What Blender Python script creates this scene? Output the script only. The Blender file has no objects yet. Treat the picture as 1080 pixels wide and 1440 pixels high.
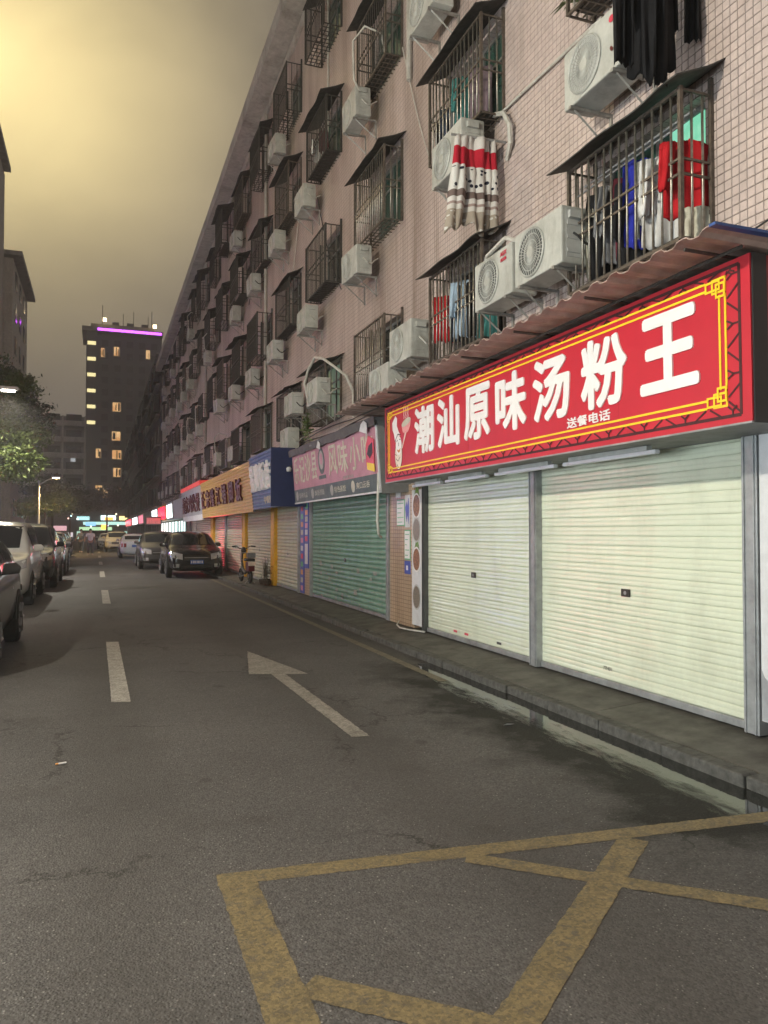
import bpy, bmesh, math, random
from mathutils import Vector, Matrix, noise
from mathutils.bvhtree import BVHTree
R = math.radians
rnd = random.Random(7)
SC = bpy.context.scene
COL = SC.collection

# ------------------------------------------------------------------ camera
cam_d = bpy.data.cameras.new('camera')
cam = bpy.data.objects.new('camera', cam_d)
COL.objects.link(cam)
cam.location = (0, 0, 1.6)
cam.rotation_euler = (R(91.43), 0, R(-20.31))
cam_d.sensor_fit = 'VERTICAL'
cam_d.sensor_height = 36
cam_d.lens = 1081 / 1440 * 36
cam_d.clip_start = 0.05
cam_d.clip_end = 900
SC.camera = cam

# ------------------------------------------------------------------ night sky: town-lit low cloud, plus lamp glare painted in at upper left
W = bpy.data.worlds.new('World')
SC.world = W
W.use_nodes = True
wt = W.node_tree
bgn = wt.nodes['Background']
tc = wt.nodes.new('ShaderNodeTexCoord')
nz = wt.nodes.new('ShaderNodeTexNoise')
nz.inputs['Scale'].default_value = 3.4
nz.inputs['Detail'].default_value = 5
nz.inputs['Distortion'].default_value = .4
wt.links.new(tc.outputs['Generated'], nz.inputs['Vector'])
def wmath(op, a, b=None):
    n = wt.nodes.new('ShaderNodeMath'); n.operation = op
    for i, q in enumerate((a, b)):
        if q is None: continue
        if isinstance(q, (int, float)): n.inputs[i].default_value = q
        else: wt.links.new(q, n.inputs[i])
    return n.outputs[0]
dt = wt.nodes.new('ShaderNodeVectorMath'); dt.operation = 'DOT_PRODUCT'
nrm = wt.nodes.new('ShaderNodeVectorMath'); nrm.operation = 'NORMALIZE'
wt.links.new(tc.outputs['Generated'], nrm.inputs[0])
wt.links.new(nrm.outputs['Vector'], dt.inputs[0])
dt.inputs[1].default_value = (-.125, .868, .480)          # centre of the painted yellow lens glare, not a cloud
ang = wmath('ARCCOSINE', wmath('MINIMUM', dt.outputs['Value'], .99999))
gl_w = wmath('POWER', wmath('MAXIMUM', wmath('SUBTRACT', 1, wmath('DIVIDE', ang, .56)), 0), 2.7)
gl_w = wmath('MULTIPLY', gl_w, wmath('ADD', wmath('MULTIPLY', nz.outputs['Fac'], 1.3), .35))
cr = wt.nodes.new('ShaderNodeValToRGB')
cr.color_ramp.elements[0].position = .3
cr.color_ramp.elements[0].color = (.122, .106, .103, 1)
cr.color_ramp.elements[1].position = .75
cr.color_ramp.elements[1].color = (.205, .178, .165, 1)
wt.links.new(nz.outputs['Fac'], cr.inputs['Fac'])
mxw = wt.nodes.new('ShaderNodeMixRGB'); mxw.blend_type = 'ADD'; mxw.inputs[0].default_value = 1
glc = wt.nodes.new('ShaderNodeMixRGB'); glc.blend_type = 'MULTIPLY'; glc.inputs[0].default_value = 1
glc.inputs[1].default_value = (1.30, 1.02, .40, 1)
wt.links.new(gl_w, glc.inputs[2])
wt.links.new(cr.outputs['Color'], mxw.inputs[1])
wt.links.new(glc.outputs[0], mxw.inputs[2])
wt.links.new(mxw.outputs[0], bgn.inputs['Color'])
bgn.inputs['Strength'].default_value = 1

SC.view_settings.view_transform = 'Standard'
SC.view_settings.look = 'None'
SC.view_settings.gamma = 1
SC.view_settings.use_curve_mapping = False
SC.view_settings.exposure = 0
cy = SC.cycles
cy.use_denoising = True
cy.max_bounces = 5
cy.diffuse_bounces = 2
cy.glossy_bounces = 3
cy.transmission_bounces = 3
cy.volume_bounces = 0
cy.sample_clamp_indirect = 4
cy.sample_clamp_direct = 0
cy.caustics_reflective = False
cy.caustics_refractive = False

# lamp powers (each lamp is built further down with its post and head)
P_NEAR = 3000     # street lamp on the opposite pavement, beside the camera
P_TALL = 280     # unseen tall sodium mast, added for haze glow in the upper left corner
P_MID = 2500
P_FAR = 1300
SHOP_GLOW = 9.6   # lit shop windows across the road
HAZE = .0018

# ------------------------------------------------------------------ helpers
def lk(o, parent=None):
    COL.objects.link(o)
    if parent is not None:
        o.parent = parent
    return o

def tag(o, label=None, cat=None, group=None, kind=None):
    if label: o['label'] = label
    if cat: o['category'] = cat
    if group: o['group'] = group
    if kind: o['kind'] = kind
    return o

def empty(name, loc=(0, 0, 0), rz=0):
    o = bpy.data.objects.new(name, None)
    o.empty_display_size = .1
    COL.objects.link(o)
    o.location = loc
    o.rotation_euler = (0, 0, rz)
    return o

def face_root(name, X, Y, Z, lean=0, side=-1):
    """Empty on a wall facing the street: local x runs to the viewer's right, y up, z out of the wall."""
    o = bpy.data.objects.new(name, None)
    o.empty_display_size = .1
    COL.objects.link(o)
    a = R(lean)
    s = side
    m = Matrix(((0, s * math.sin(a), s * math.cos(a), X),
                (s, 0, 0, Y),
                (0, math.cos(a), -math.sin(a), Z),
                (0, 0, 0, 1)))
    o.matrix_world = m
    return o

def copy_tree(o, parent=None):
    c = o.copy()
    COL.objects.link(c)
    c.parent = parent
    for ch in list(o.children):
        copy_tree(ch, c)
    return c

def lerp_(a, b, t): return a + (b - a) * t

class MB:
    def __init__(s):
        s.v = []; s.f = []
    def add(s, vs, fs):
        n = len(s.v)
        s.v += [tuple(p) for p in vs]
        s.f += [tuple(i + n for i in f) for f in fs]
        return s
    def box(s, a, b):
        x0, y0, z0 = a; x1, y1, z1 = b
        return s.add([(x0,y0,z0),(x1,y0,z0),(x1,y1,z0),(x0,y1,z0),(x0,y0,z1),(x1,y0,z1),(x1,y1,z1),(x0,y1,z1)],
                     [(0,3,2,1),(4,5,6,7),(0,1,5,4),(1,2,6,5),(2,3,7,6),(3,0,4,7)])
    def quad(s, a, b, c, d):
        return s.add([a, b, c, d], [(0, 1, 2, 3)])
    def tube(s, pts, r, n=6, cap=True):
        pts = [Vector(p) for p in pts]
        rs = r if isinstance(r, (list, tuple)) else [r] * len(pts)
        rings = []
        up = None
        for i, p in enumerate(pts):
            d = (pts[min(i + 1, len(pts) - 1)] - pts[max(i - 1, 0)]).normalized()
            if up is None:
                up = Vector((0, 0, 1)) if abs(d.z) < .9 else Vector((1, 0, 0))
            a = d.cross(up)
            if a.length < 1e-5:
                a = d.orthogonal()
            a.normalize()
            b = a.cross(d).normalized()
            up = b
            rings.append([p + (a * math.cos(t) + b * math.sin(t)) * rs[i] for t in [2 * math.pi * k / n for k in range(n)]])
        vs = [q for rg in rings for q in rg]
        fs = []
        for i in range(len(pts) - 1):
            for k in range(n):
                k2 = (k + 1) % n
                fs.append((i * n + k, i * n + k2, (i + 1) * n + k2, (i + 1) * n + k))
        if cap:
            fs.append(tuple(range(n))[::-1])
            fs.append(tuple((len(pts) - 1) * n + k for k in range(n)))
        return s.add(vs, fs)
    def cyl(s, a, b, r, n=16):
        return s.tube([a, b], r, n)
    def prism(s, poly, w0, w1, f=lambda u, v, w: (u, v, w)):
        """Extrude a 2-D outline from w0 to w1."""
        n = len(poly)
        vs = [f(p[0], p[1], w0) for p in poly] + [f(p[0], p[1], w1) for p in poly]
        fs = [tuple(range(n))[::-1], tuple(range(n, 2 * n))]
        for i in range(n):
            j = (i + 1) % n
            fs.append((i, j, n + j, n + i))
        return s.add(vs, fs)
    def bar(s, p, q, w, t0, t1):
        """Flat bar in the local xy plane from p to q, w wide, from z=t0 to t1."""
        p = Vector(p); q = Vector(q)
        d = (q - p).normalized(); nrm = Vector((-d.y, d.x)) * w / 2
        return s.prism([p - nrm, q - nrm, q + nrm, p + nrm], t0, t1)
    def ellipse(s, c, a, b, w0, w1, n=24, rot=0):
        pts = []
        for k in range(n):
            t = 2 * math.pi * k / n
            x, y = a * math.cos(t), b * math.sin(t)
            pts.append((c[0] + x * math.cos(rot) - y * math.sin(rot), c[1] + x * math.sin(rot) + y * math.cos(rot)))
        return s.prism(pts, w0, w1)
    def mesh(s, name, smooth=False, bevel=0, seg=2, fix=True):
        me = bpy.data.meshes.new(name)
        me.from_pydata(s.v, [], s.f)
        if fix or bevel:
            bm = bmesh.new()
            bm.from_mesh(me)
            if fix:
                bmesh.ops.recalc_face_normals(bm, faces=bm.faces)
            if bevel:
                ed = [e for e in bm.edges if len(e.link_faces) == 2 and e.calc_face_angle(0) > .6]
                bmesh.ops.bevel(bm, geom=ed, offset=bevel, segments=seg, affect='EDGES', profile=.6)
            bm.to_mesh(me)
            bm.free()
        if smooth:
            me.polygons.foreach_set('use_smooth', [True] * len(me.polygons))
        return me
    def build(s, name, mat, parent=None, smooth=False, bevel=0, seg=2, fix=True, loc=None):
        me = s.mesh(name, smooth, bevel, seg, fix)
        if mat is not None:
            me.materials.append(mat)
        o = lk(bpy.data.objects.new(name, me), parent)
        if loc is not None:
            o.location = loc
        return o

def obj_from(me, name, parent=None, loc=(0, 0, 0), scale=None):
    o = lk(bpy.data.objects.new(name, me), parent)
    o.location = loc
    if scale: o.scale = scale
    return o

# ------------------------------------------------------------------ materials
def pm(name, col, rough=.6, metal=0, var=.12, scale=6, bump=0, bscale=60, rvar=.1, col2=None, dirt=0, dscale=2, coat=0, spec=.5):
    """Principled material with uneven colour, uneven gloss, optional dirt and fine relief."""
    m = bpy.data.materials.new(name)
    m.use_nodes = True
    t = m.node_tree
    b = t.nodes['Principled BSDF']
    g = t.nodes.new('ShaderNodeNewGeometry')
    n1 = t.nodes.new('ShaderNodeTexNoise')
    n1.inputs['Scale'].default_value = scale
    n1.inputs['Detail'].default_value = 5
    n1.inputs['Roughness'].default_value = .65
    t.links.new(g.outputs['Position'], n1.inputs['Vector'])
    mx = t.nodes.new('ShaderNodeMixRGB')
    c = col
    c2 = col2 or tuple(x * (1 - var * 2) for x in c)
    c1 = tuple(min(1, x * (1 + var)) for x in c)
    mx.inputs[1].default_value = (*c1, 1)
    mx.inputs[2].default_value = (*c2, 1)
    rp = t.nodes.new('ShaderNodeMapRange')
    rp.inputs['From Min'].default_value = .3
    rp.inputs['From Max'].default_value = .7
    t.links.new(n1.outputs['Fac'], rp.inputs['Value'])
    t.links.new(rp.outputs['Result'], mx.inputs[0])
    out = mx.outputs[0]
    if dirt:
        n2 = t.nodes.new('ShaderNodeTexNoise')
        n2.inputs['Scale'].default_value = dscale
        n2.inputs['Detail'].default_value = 6
        n2.inputs['Roughness'].default_value = .7
        mp = t.nodes.new('ShaderNodeMapping')
        mp.inputs['Scale'].default_value = (1, 1, .35)
        t.links.new(g.outputs['Position'], mp.inputs['Vector'])
        t.links.new(mp.outputs['Vector'], n2.inputs['Vector'])
        r2 = t.nodes.new('ShaderNodeMapRange')
        r2.inputs['From Min'].default_value = .48
        r2.inputs['From Max'].default_value = .72
        r2.inputs['To Max'].default_value = dirt
        t.links.new(n2.outputs['Fac'], r2.inputs['Value'])
        m2 = t.nodes.new('ShaderNodeMixRGB')
        m2.inputs[2].default_value = (c[0] * .3 + .01, c[1] * .27 + .01, c[2] * .24 + .008, 1)
        t.links.new(out, m2.inputs[1])
        t.links.new(r2.outputs['Result'], m2.inputs[0])
        out = m2.outputs[0]
    t.links.new(out, b.inputs['Base Color'])
    rr = t.nodes.new('ShaderNodeMapRange')
    rr.inputs['To Min'].default_value = max(.02, rough - rvar)
    rr.inputs['To Max'].default_value = min(1, rough + rvar)
    t.links.new(n1.outputs['Fac'], rr.inputs['Value'])
    t.links.new(rr.outputs['Result'], b.inputs['Roughness'])
    b.inputs['Metallic'].default_value = metal
    b.inputs['Specular IOR Level'].default_value = spec
    if coat:
        b.inputs['Coat Weight'].default_value = coat
        b.inputs['Coat Roughness'].default_value = .08
    if bump:
        n3 = t.nodes.new('ShaderNodeTexNoise')
        n3.inputs['Scale'].default_value = bscale
        n3.inputs['Detail'].default_value = 4
        t.links.new(g.outputs['Position'], n3.inputs['Vector'])
        bp = t.nodes.new('ShaderNodeBump')
        bp.inputs['Strength'].default_value = bump
        bp.inputs['Distance'].default_value = .01
        t.links.new(n3.outputs['Fac'], bp.inputs['Height'])
        t.links.new(bp.outputs['Normal'], b.inputs['Normal'])
    return m

def emit(name, col, strength, base=.3):
    m = bpy.data.materials.new(name)
    m.use_nodes = True
    b = m.node_tree.nodes['Principled BSDF']
    b.inputs['Base Color'].default_value = (*[x * base for x in col], 1)
    b.inputs['Emission Color'].default_value = (*col, 1)
    b.inputs['Emission Strength'].default_value = strength
    b.inputs['Roughness'].default_value = .4
    return m

def glow_var(name, c1, c2, strength, scale=3):
    """A lit window or display: bright and dim patches of what is inside."""
    m = bpy.data.materials.new(name)
    m.use_nodes = True
    t = m.node_tree
    b = t.nodes['Principled BSDF']
    g = t.nodes.new('ShaderNodeNewGeometry')
    n = t.nodes.new('ShaderNodeTexVoronoi')
    n.inputs['Scale'].default_value = scale
    t.links.new(g.outputs['Position'], n.inputs['Vector'])
    mx = t.nodes.new('ShaderNodeMixRGB')
    mx.inputs[1].default_value = (*c1, 1)
    mx.inputs[2].default_value = (*c2, 1)
    sp = t.nodes.new('ShaderNodeSeparateColor')
    t.links.new(n.outputs['Color'], sp.inputs['Color'])
    t.links.new(sp.outputs['Red'], mx.inputs[0])
    t.links.new(mx.outputs[0], b.inputs['Emission Color'])
    b.inputs['Emission Strength'].default_value = strength
    b.inputs['Base Color'].default_value = (.1, .1, .1, 1)
    b.inputs['Roughness'].default_value = .2
    return m

def brick_mat(name, axes, tile, joint, c1, c2, cj, rough=.4, dirt=.65):
    """Small square tiles with recessed joints; axes picks the two world axes of the wall."""
    m = bpy.data.materials.new(name)
    m.use_nodes = True
    t = m.node_tree
    b = t.nodes['Principled BSDF']
    g = t.nodes.new('ShaderNodeNewGeometry')
    sx = t.nodes.new('ShaderNodeSeparateXYZ')
    cb = t.nodes.new('ShaderNodeCombineXYZ')
    t.links.new(g.outputs['Position'], sx.inputs[0])
    t.links.new(sx.outputs[axes[0]], cb.inputs[0])
    t.links.new(sx.outputs[axes[1]], cb.inputs[1])
    br = t.nodes.new('ShaderNodeTexBrick')
    br.offset = 0
    br.inputs['Scale'].default_value = 1
    br.inputs['Brick Width'].default_value = tile[0]
    br.inputs['Row Height'].default_value = tile[1]
    br.inputs['Mortar Size'].default_value = joint
    br.inputs['Mortar Smooth'].default_value = .2
    br.inputs['Bias'].default_value = 0
    br.inputs['Color1'].default_value = (*c1, 1)
    br.inputs['Color2'].default_value = (*c2, 1)
    br.inputs['Mortar'].default_value = (*cj, 1)
    t.links.new(cb.outputs[0], br.inputs['Vector'])
    n2 = t.nodes.new('ShaderNodeTexNoise')
    n2.inputs['Scale'].default_value = .9
    n2.inputs['Detail'].default_value = 7
    n2.inputs['Roughness'].default_value = .7
    mp = t.nodes.new('ShaderNodeMapping')
    mp.inputs['Scale'].default_value = (1.4, 1.4, .16)
    t.links.new(g.outputs['Position'], mp.inputs['Vector'])
    t.links.new(mp.outputs['Vector'], n2.inputs['Vector'])
    r2 = t.nodes.new('ShaderNodeMapRange')
    r2.inputs['From Min'].default_value = .42
    r2.inputs['From Max'].default_value = .66
    r2.inputs['To Max'].default_value = dirt
    t.links.new(n2.outputs['Fac'], r2.inputs['Value'])
    m2 = t.nodes.new('ShaderNodeMixRGB')
    m2.blend_type = 'MULTIPLY'
    m2.inputs[2].default_value = (.45, .40, .36, 1)
    t.links.new(br.outputs['Color'], m2.inputs[1])
    t.links.new(r2.outputs['Result'], m2.inputs[0])
    n4 = t.nodes.new('ShaderNodeTexNoise'); n4.inputs['Scale'].default_value = 1.3; n4.inputs['Detail'].default_value = 5; n4.inputs['Roughness'].default_value = .6
    mp4 = t.nodes.new('ShaderNodeMapping'); mp4.inputs['Scale'].default_value = (4.5, 4.5, .22)
    t.links.new(g.outputs['Position'], mp4.inputs['Vector']); t.links.new(mp4.outputs['Vector'], n4.inputs['Vector'])
    r4 = t.nodes.new('ShaderNodeMapRange'); r4.inputs['From Min'].default_value = .56; r4.inputs['From Max'].default_value = .72; r4.inputs['To Max'].default_value = .55
    t.links.new(n4.outputs['Fac'], r4.inputs['Value'])
    m4 = t.nodes.new('ShaderNodeMixRGB'); m4.inputs[2].default_value = (.19, .135, .105, 1)
    t.links.new(r4.outputs['Result'], m4.inputs[0]); t.links.new(m2.outputs[0], m4.inputs[1])
    t.links.new(m4.outputs[0], b.inputs['Base Color'])
    b.inputs['Roughness'].default_value = rough
    bp = t.nodes.new('ShaderNodeBump')
    bp.inputs['Strength'].default_value = .6
    bp.inputs['Distance'].default_value = .004
    bp.invert = True
    t.links.new(br.outputs['Fac'], bp.inputs['Height'])
    t.links.new(bp.outputs['Normal'], b.inputs['Normal'])
    return m

M = {}
M['tile'] = pm('pink_tile', (.555, .45, .415), .38, var=.09, scale=11, rvar=.06, dirt=.4, dscale=1.4)
M['tile_wall'] = brick_mat('pink_tile_wall', (1, 2), (.074, .074), .0036, (.555, .45, .415), (.51, .41, .375), (.17, .14, .128))
M['grout'] = pm('grout', (.15, .125, .115), .9)
M['pilaster_tile'] = brick_mat('beige_tile', (1, 2), (.09, .06), .004, (.60, .44, .30), (.54, .40, .28), (.16, .09, .06), .3)
M['concrete'] = pm('concrete', (.30, .285, .26), .85, dirt=.6, dscale=1.5, bump=.4, bscale=40)
M['eave'] = pm('eave_paint', (.46, .44, .40), .8, dirt=.7, dscale=1.2)
M['kerb'] = pm('kerb_stone', (.082, .079, .073), .75, var=.3, scale=14, dirt=.6, dscale=5, bump=.6, bscale=50)
M['slab'] = pm('pavement_concrete', (.105, .099, .086), .7, var=.25, scale=3.5, rvar=.2, dirt=.75, dscale=2.2, bump=.35, bscale=90)
M['steel'] = pm('dull_steel', (.40, .41, .42), .45, .55, var=.15, dirt=.4)
M['iron'] = pm('painted_iron', (.13, .105, .085), .5, .3, var=.25, scale=20, dirt=.4)
M['dark_iron'] = pm('dark_iron', (.055, .05, .045), .55, .2, var=.25, scale=20)
M['bar'] = pm('steel_bar', (.36, .33, .28), .35, .75, var=.2, scale=25)
M['sheet'] = pm('roof_sheet', (.055, .052, .048), .75, var=.3, scale=9)
M['white_metal'] = pm('white_casing', (.46, .46, .425), .5, var=.10, scale=5, dirt=.55, dscale=4)
M['grille_dark'] = pm('grille_dark', (.07, .07, .07), .6)
M['grille_grey'] = pm('grille_grey', (.48, .48, .46), .5)
M['galv'] = pm('galvanised', (.36, .35, .33), .5, .5, var=.2, scale=12, dirt=.5, dscale=6)
M['hose'] = pm('pale_hose', (.55, .53, .48), .6, dirt=.4, dscale=8)
M['cable'] = pm('black_cable', (.02, .02, .02), .5)
M['pane'] = pm('dark_pane', (.018, .022, .02), .12, spec=.6, rvar=.04)
M['pane_green'] = pm('green_pane', (.03, .07, .055), .15, rvar=.05)
M['frame'] = pm('window_frame', (.20, .20, .19), .5, .4)
M['room_glow'] = glow_var('room_light_green', (.25, .85, .52), (.35, .95, .70), .75, 1.3)
M['room_dim'] = glow_var('room_light_dim', (.55, .62, .30), (.25, .42, .30), .22, 2)
M['room_warm'] = glow_var('room_light_warm', (1, .62, .28), (.75, .36, .12), 1.1, .6)
M['red_panel'] = pm('red_panel', (.50, .018, .034), .42, var=.04, scale=2, rvar=.05, dirt=.12, dscale=3)
M['red_side'] = pm('red_side', (.36, .012, .022), .4, var=.06)
M['letter_white'] = pm('letter_white', (.80, .77, .76), .4, var=.03)
M['yellow_print'] = pm('yellow_print', (.85, .58, .02), .45, var=.05)
M['dark_print'] = pm('dark_print', (.055, .008, .010), .5)
M['black'] = pm('black_trim', (.012, .012, .014), .5)
M['pink_print'] = pm('pink_print', (.75, .30, .30), .5)
M['skin_print'] = pm('skin_print', (.78, .66, .55), .5)
M['orange_print'] = pm('orange_print', (.7, .25, .05), .5)
M['corr'] = pm('brown_corrugated', (.42, .305, .265), .5, var=.15, scale=5, dirt=.5, dscale=3)
M['blue_edge'] = pm('blue_sheet', (.03, .08, .26), .5)
M['shutter_pale'] = pm('pale_shutter', (.72, .755, .60), .30, var=.03, scale=3, rvar=.06, dirt=.2, dscale=2.2, coat=1.0)
M['shutter_green'] = pm('green_shutter', (.19, .34, .265), .36, var=.12, scale=4, rvar=.08, dirt=.35, dscale=5, coat=.2)
M['shutter_grey'] = pm('grey_shutter', (.62, .63, .52), .24, var=.06, scale=4, rvar=.06, dirt=.2, dscale=4, coat=.3)
M['yellow_post'] = pm('yellow_post', (.68, .36, .02), .45, var=.1, dirt=.3, dscale=4)
M['pink_sign'] = pm('faded_pink_banner', (.48, .225, .29), .55, var=.09, scale=3, dirt=.25, dscale=3)
M['teal_sign'] = pm('dark_teal_banner', (.055, .09, .09), .5, var=.15)
M['cream'] = pm('cream_print', (.55, .52, .42), .5, var=.12)
M['cream_dim'] = pm('worn_print', (.36, .36, .33), .5, var=.15)
M['grey_sheet'] = pm('grey_sheet', (.19, .19, .19), .6, dirt=.3)
M['blue_sign'] = pm('blue_panel', (.05, .13, .32), .35, var=.08, coat=.3)
M['navy'] = pm('navy_sheet', (.012, .022, .085), .5, var=.1)
M['gold_sign'] = pm('gold_panel', (.66, .43, .12), .35, .0, var=.08, coat=.25)
M['chrome'] = pm('mirror_letter', (.80, .80, .78), .16, .65, var=.1)
M['maroon'] = pm('maroon_letter', (.10, .012, .014), .35, var=.1)
M['sign_white'] = pm('white_panel', (.66, .66, .68), .5, var=.06, dirt=.25)
M['sign_grey'] = pm('grey_panel', (.33, .34, .36), .5)
M['poster_blue'] = pm('poster_blue', (.06, .10, .42), .4)
M['poster_red'] = pm('poster_red', (.65, .05, .09), .4)
M['poster_green'] = pm('poster_green', (.10, .42, .20), .4)
M['poster_pink'] = pm('poster_pink', (.75, .30, .38), .4)
M['poster_orange'] = pm('poster_orange', (.75, .34, .10), .4)
M['food_brown'] = pm('food_brown', (.32, .15, .07), .4, var=.5, scale=40)
M['food_green'] = pm('food_green', (.18, .32, .06), .4, var=.5, scale=40)
M['food_dark'] = pm('food_dark', (.06, .06, .055), .35, var=.6, scale=40, col2=(.3, .24, .18))
M['tube_white'] = pm('lamp_tube_off', (.72, .72, .75), .3, var=.03)
M['soil'] = pm('soil', (.05, .035, .025), .9)
M['bark'] = pm('bark', (.10, .08, .06), .9, var=.3, scale=12, bump=.6, bscale=30)
M['lamp_post'] = pm('lamp_post', (.42, .42, .42), .5, .4)
M['lens_white'] = emit('lamp_lens_white', (1, .93, .78), 60)
M['lens_warm'] = emit('lamp_lens_warm', (1, .70, .30), 60)
M['asph_dummy'] = None

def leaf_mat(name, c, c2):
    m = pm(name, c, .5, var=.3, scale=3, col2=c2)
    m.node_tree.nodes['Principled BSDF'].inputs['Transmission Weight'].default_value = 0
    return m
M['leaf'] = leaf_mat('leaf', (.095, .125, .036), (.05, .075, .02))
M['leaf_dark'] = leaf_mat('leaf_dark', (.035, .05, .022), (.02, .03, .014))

def cloth(name, c, var=.1):
    m = pm(name, c, .85, var=var, scale=8, bump=.3, bscale=200, spec=.2)
    return m
for n, c in dict(black=(.009, .009, .011), red=(.42, .012, .018), blue=(.022, .03, .33), white=(.62, .61, .60), maroon=(.10, .015, .025),
                 teal=(.05, .19, .18), denim=(.045, .06, .09), sky=(.34, .44, .55), cream=(.52, .49, .40), grey=(.16, .16, .17), mauve=(.18, .13, .15)).items():
    M['cl_' + n] = cloth('cloth_' + n, c)

def car_paint(name, c, rough=.22, metal=.0):
    return pm(name, c, rough, metal, var=.03, scale=2, rvar=.04, coat=.6)
M['car_black'] = car_paint('car_black', (.006, .006, .007))
M['car_grey'] = car_paint('car_grey', (.07, .068, .07), .3, .5)
M['car_white'] = car_paint('car_white', (.72, .72, .71))
M['car_silver'] = car_paint('car_dark_silver', (.035, .034, .036), .3, .4)
M['car_cream'] = car_paint('car_cream', (.50, .45, .33))
M['car_dark'] = car_paint('car_dark_blue', (.02, .022, .03))
M['car_glass'] = pm('car_glass', (.010, .012, .013), .06, rvar=.03, spec=.7)
M['car_trim'] = pm('car_trim', (.014, .014, .014), .5)
M['tyre'] = pm('tyre', (.018, .018, .018), .8)
M['rim'] = pm('rim', (.35, .35, .36), .3, .8)
M['head_lens'] = pm('headlamp_lens', (.55, .56, .57), .12, .4, rvar=.05)
M['tail_lens'] = pm('tail_lens', (.30, .008, .012), .2)
M['plate_blue'] = pm('plate_blue', (.05, .13, .42), .4)

# asphalt: grey-brown, bright aggregate specks, darker damp strip along the kerb
def asphalt():
    m = bpy.data.materials.new('asphalt')
    m.use_nodes = True
    t = m.node_tree
    L = t.links.new
    b = t.nodes['Principled BSDF']
    g = t.nodes.new('ShaderNodeNewGeometry')
    def nz(scale, det=4, ro=.6):
        n = t.nodes.new('ShaderNodeTexNoise')
        n.inputs['Scale'].default_value = scale
        n.inputs['Detail'].default_value = det
        n.inputs['Roughness'].default_value = ro
        L(g.outputs['Position'], n.inputs['Vector'])
        return n
    def mr(src, a, b_, c=0, d=1):
        n = t.nodes.new('ShaderNodeMapRange')
        n.inputs['From Min'].default_value = a
        n.inputs['From Max'].default_value = b_
        n.inputs['To Min'].default_value = c
        n.inputs['To Max'].default_value = d
        L(src, n.inputs['Value'])
        return n.outputs['Result']
    def mth(op, a, b_=None):
        n = t.nodes.new('ShaderNodeMath')
        n.operation = op
        for i, q in enumerate((a, b_)):
            if q is None: continue
            if isinstance(q, (int, float)): n.inputs[i].default_value = q
            else: L(q, n.inputs[i])
        return n.outputs[0]
    def mix(f, a, b_, kind='MIX'):
        n = t.nodes.new('ShaderNodeMixRGB')
        n.blend_type = kind
        for i, q in enumerate((f, a, b_)):
            if isinstance(q, tuple): n.inputs[i].default_value = (*q, 1)
            elif isinstance(q, (int, float)): n.inputs[i].default_value = q
            else: L(q, n.inputs[i])
        return n.outputs[0]
    big = nz(.45, 6)
    fine = nz(120, 3, .7)
    vor = t.nodes.new('ShaderNodeTexVoronoi')
    vor.inputs['Scale'].default_value = 85
    L(g.outputs['Position'], vor.inputs['Vector'])
    sp = t.nodes.new('ShaderNodeSeparateColor')
    L(vor.outputs['Color'], sp.inputs['Color'])
    base = mix(mr(big.outputs['Fac'], .35, .68), (.069, .0645, .0635), (.098, .0915, .0895))
    stone = mr(sp.outputs['Red'], .0, 1, .68, 1.36)
    base = mix(1, base, stone, 'MULTIPLY')
    speck = mr(sp.outputs['Green'], .955, .975)
    near = mr(vor.outputs['Distance'], .25, .4, 1, 0)
    base = mix(mth('MULTIPLY', mth('MULTIPLY', speck, near), .7), base, (.38, .36, .34))
    # oil and wear blotches
    bl = nz(1.3, 6, .75)
    base = mix(mr(bl.outputs['Fac'], .55, .70, 0, .6), base, (.045, .040, .036))
    # tyre-polished tracks, hairline cracks, gum and oil spots
    sx0 = t.nodes.new('ShaderNodeSeparateXYZ'); L(g.outputs['Position'], sx0.inputs[0])
    wv = mth('SINE', mth('ADD', mth('MULTIPLY', sx0.outputs[0], 3.6), mth('MULTIPLY', big.outputs['Fac'], 2.2)))
    base = mix(mr(wv, .1, 1, 0, .38), base, (.050, .045, .042))
    ck = t.nodes.new('ShaderNodeTexVoronoi'); ck.feature = 'DISTANCE_TO_EDGE'; ck.inputs['Scale'].default_value = .42
    wp = t.nodes.new('ShaderNodeVectorMath'); wp.operation = 'MULTIPLY_ADD'
    wn = nz(2.5, 5, .7)
    L(wn.outputs['Color'], wp.inputs[0]); wp.inputs[1].default_value = (.7, .7, .7); L(g.outputs['Position'], wp.inputs[2])
    L(wp.outputs['Vector'], ck.inputs['Vector'])
    crk = mth('MULTIPLY', mr(ck.outputs['Distance'], .003, .009, 1, 0), mr(nz(.6, 3).outputs['Fac'], .44, .54))
    base = mix(mth('MULTIPLY', crk, .85), base, (.022, .020, .018))
    gm = t.nodes.new('ShaderNodeTexVoronoi'); gm.inputs['Scale'].default_value = 1.15
    L(g.outputs['Position'], gm.inputs['Vector'])
    gn = nz(9, 4)
    base = mix(mr(mth('ADD', gm.outputs['Distance'], mr(gn.outputs['Fac'], .3, .7, -.03, .03)), .035, .075, .6, 0), base, (.03, .027, .024))
    pt_ = t.nodes.new('ShaderNodeTexVoronoi'); pt_.inputs['Scale'].default_value = .16; pt_.distance = 'CHEBYCHEV'
    L(g.outputs['Position'], pt_.inputs['Vector'])
    s3 = t.nodes.new('ShaderNodeSeparateColor'); L(pt_.outputs['Color'], s3.inputs['Color'])
    base = mix(1, base, mr(s3.outputs['Blue'], 0, 1, .80, 1.10), 'MULTIPLY')
    # damp strip
    sx = t.nodes.new('ShaderNodeSeparateXYZ')
    L(g.outputs['Position'], sx.inputs[0])
    edge = nz(1.6, 6, .65)
    e2 = mr(edge.outputs['Fac'], .3, .7, -.42, .42)
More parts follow.
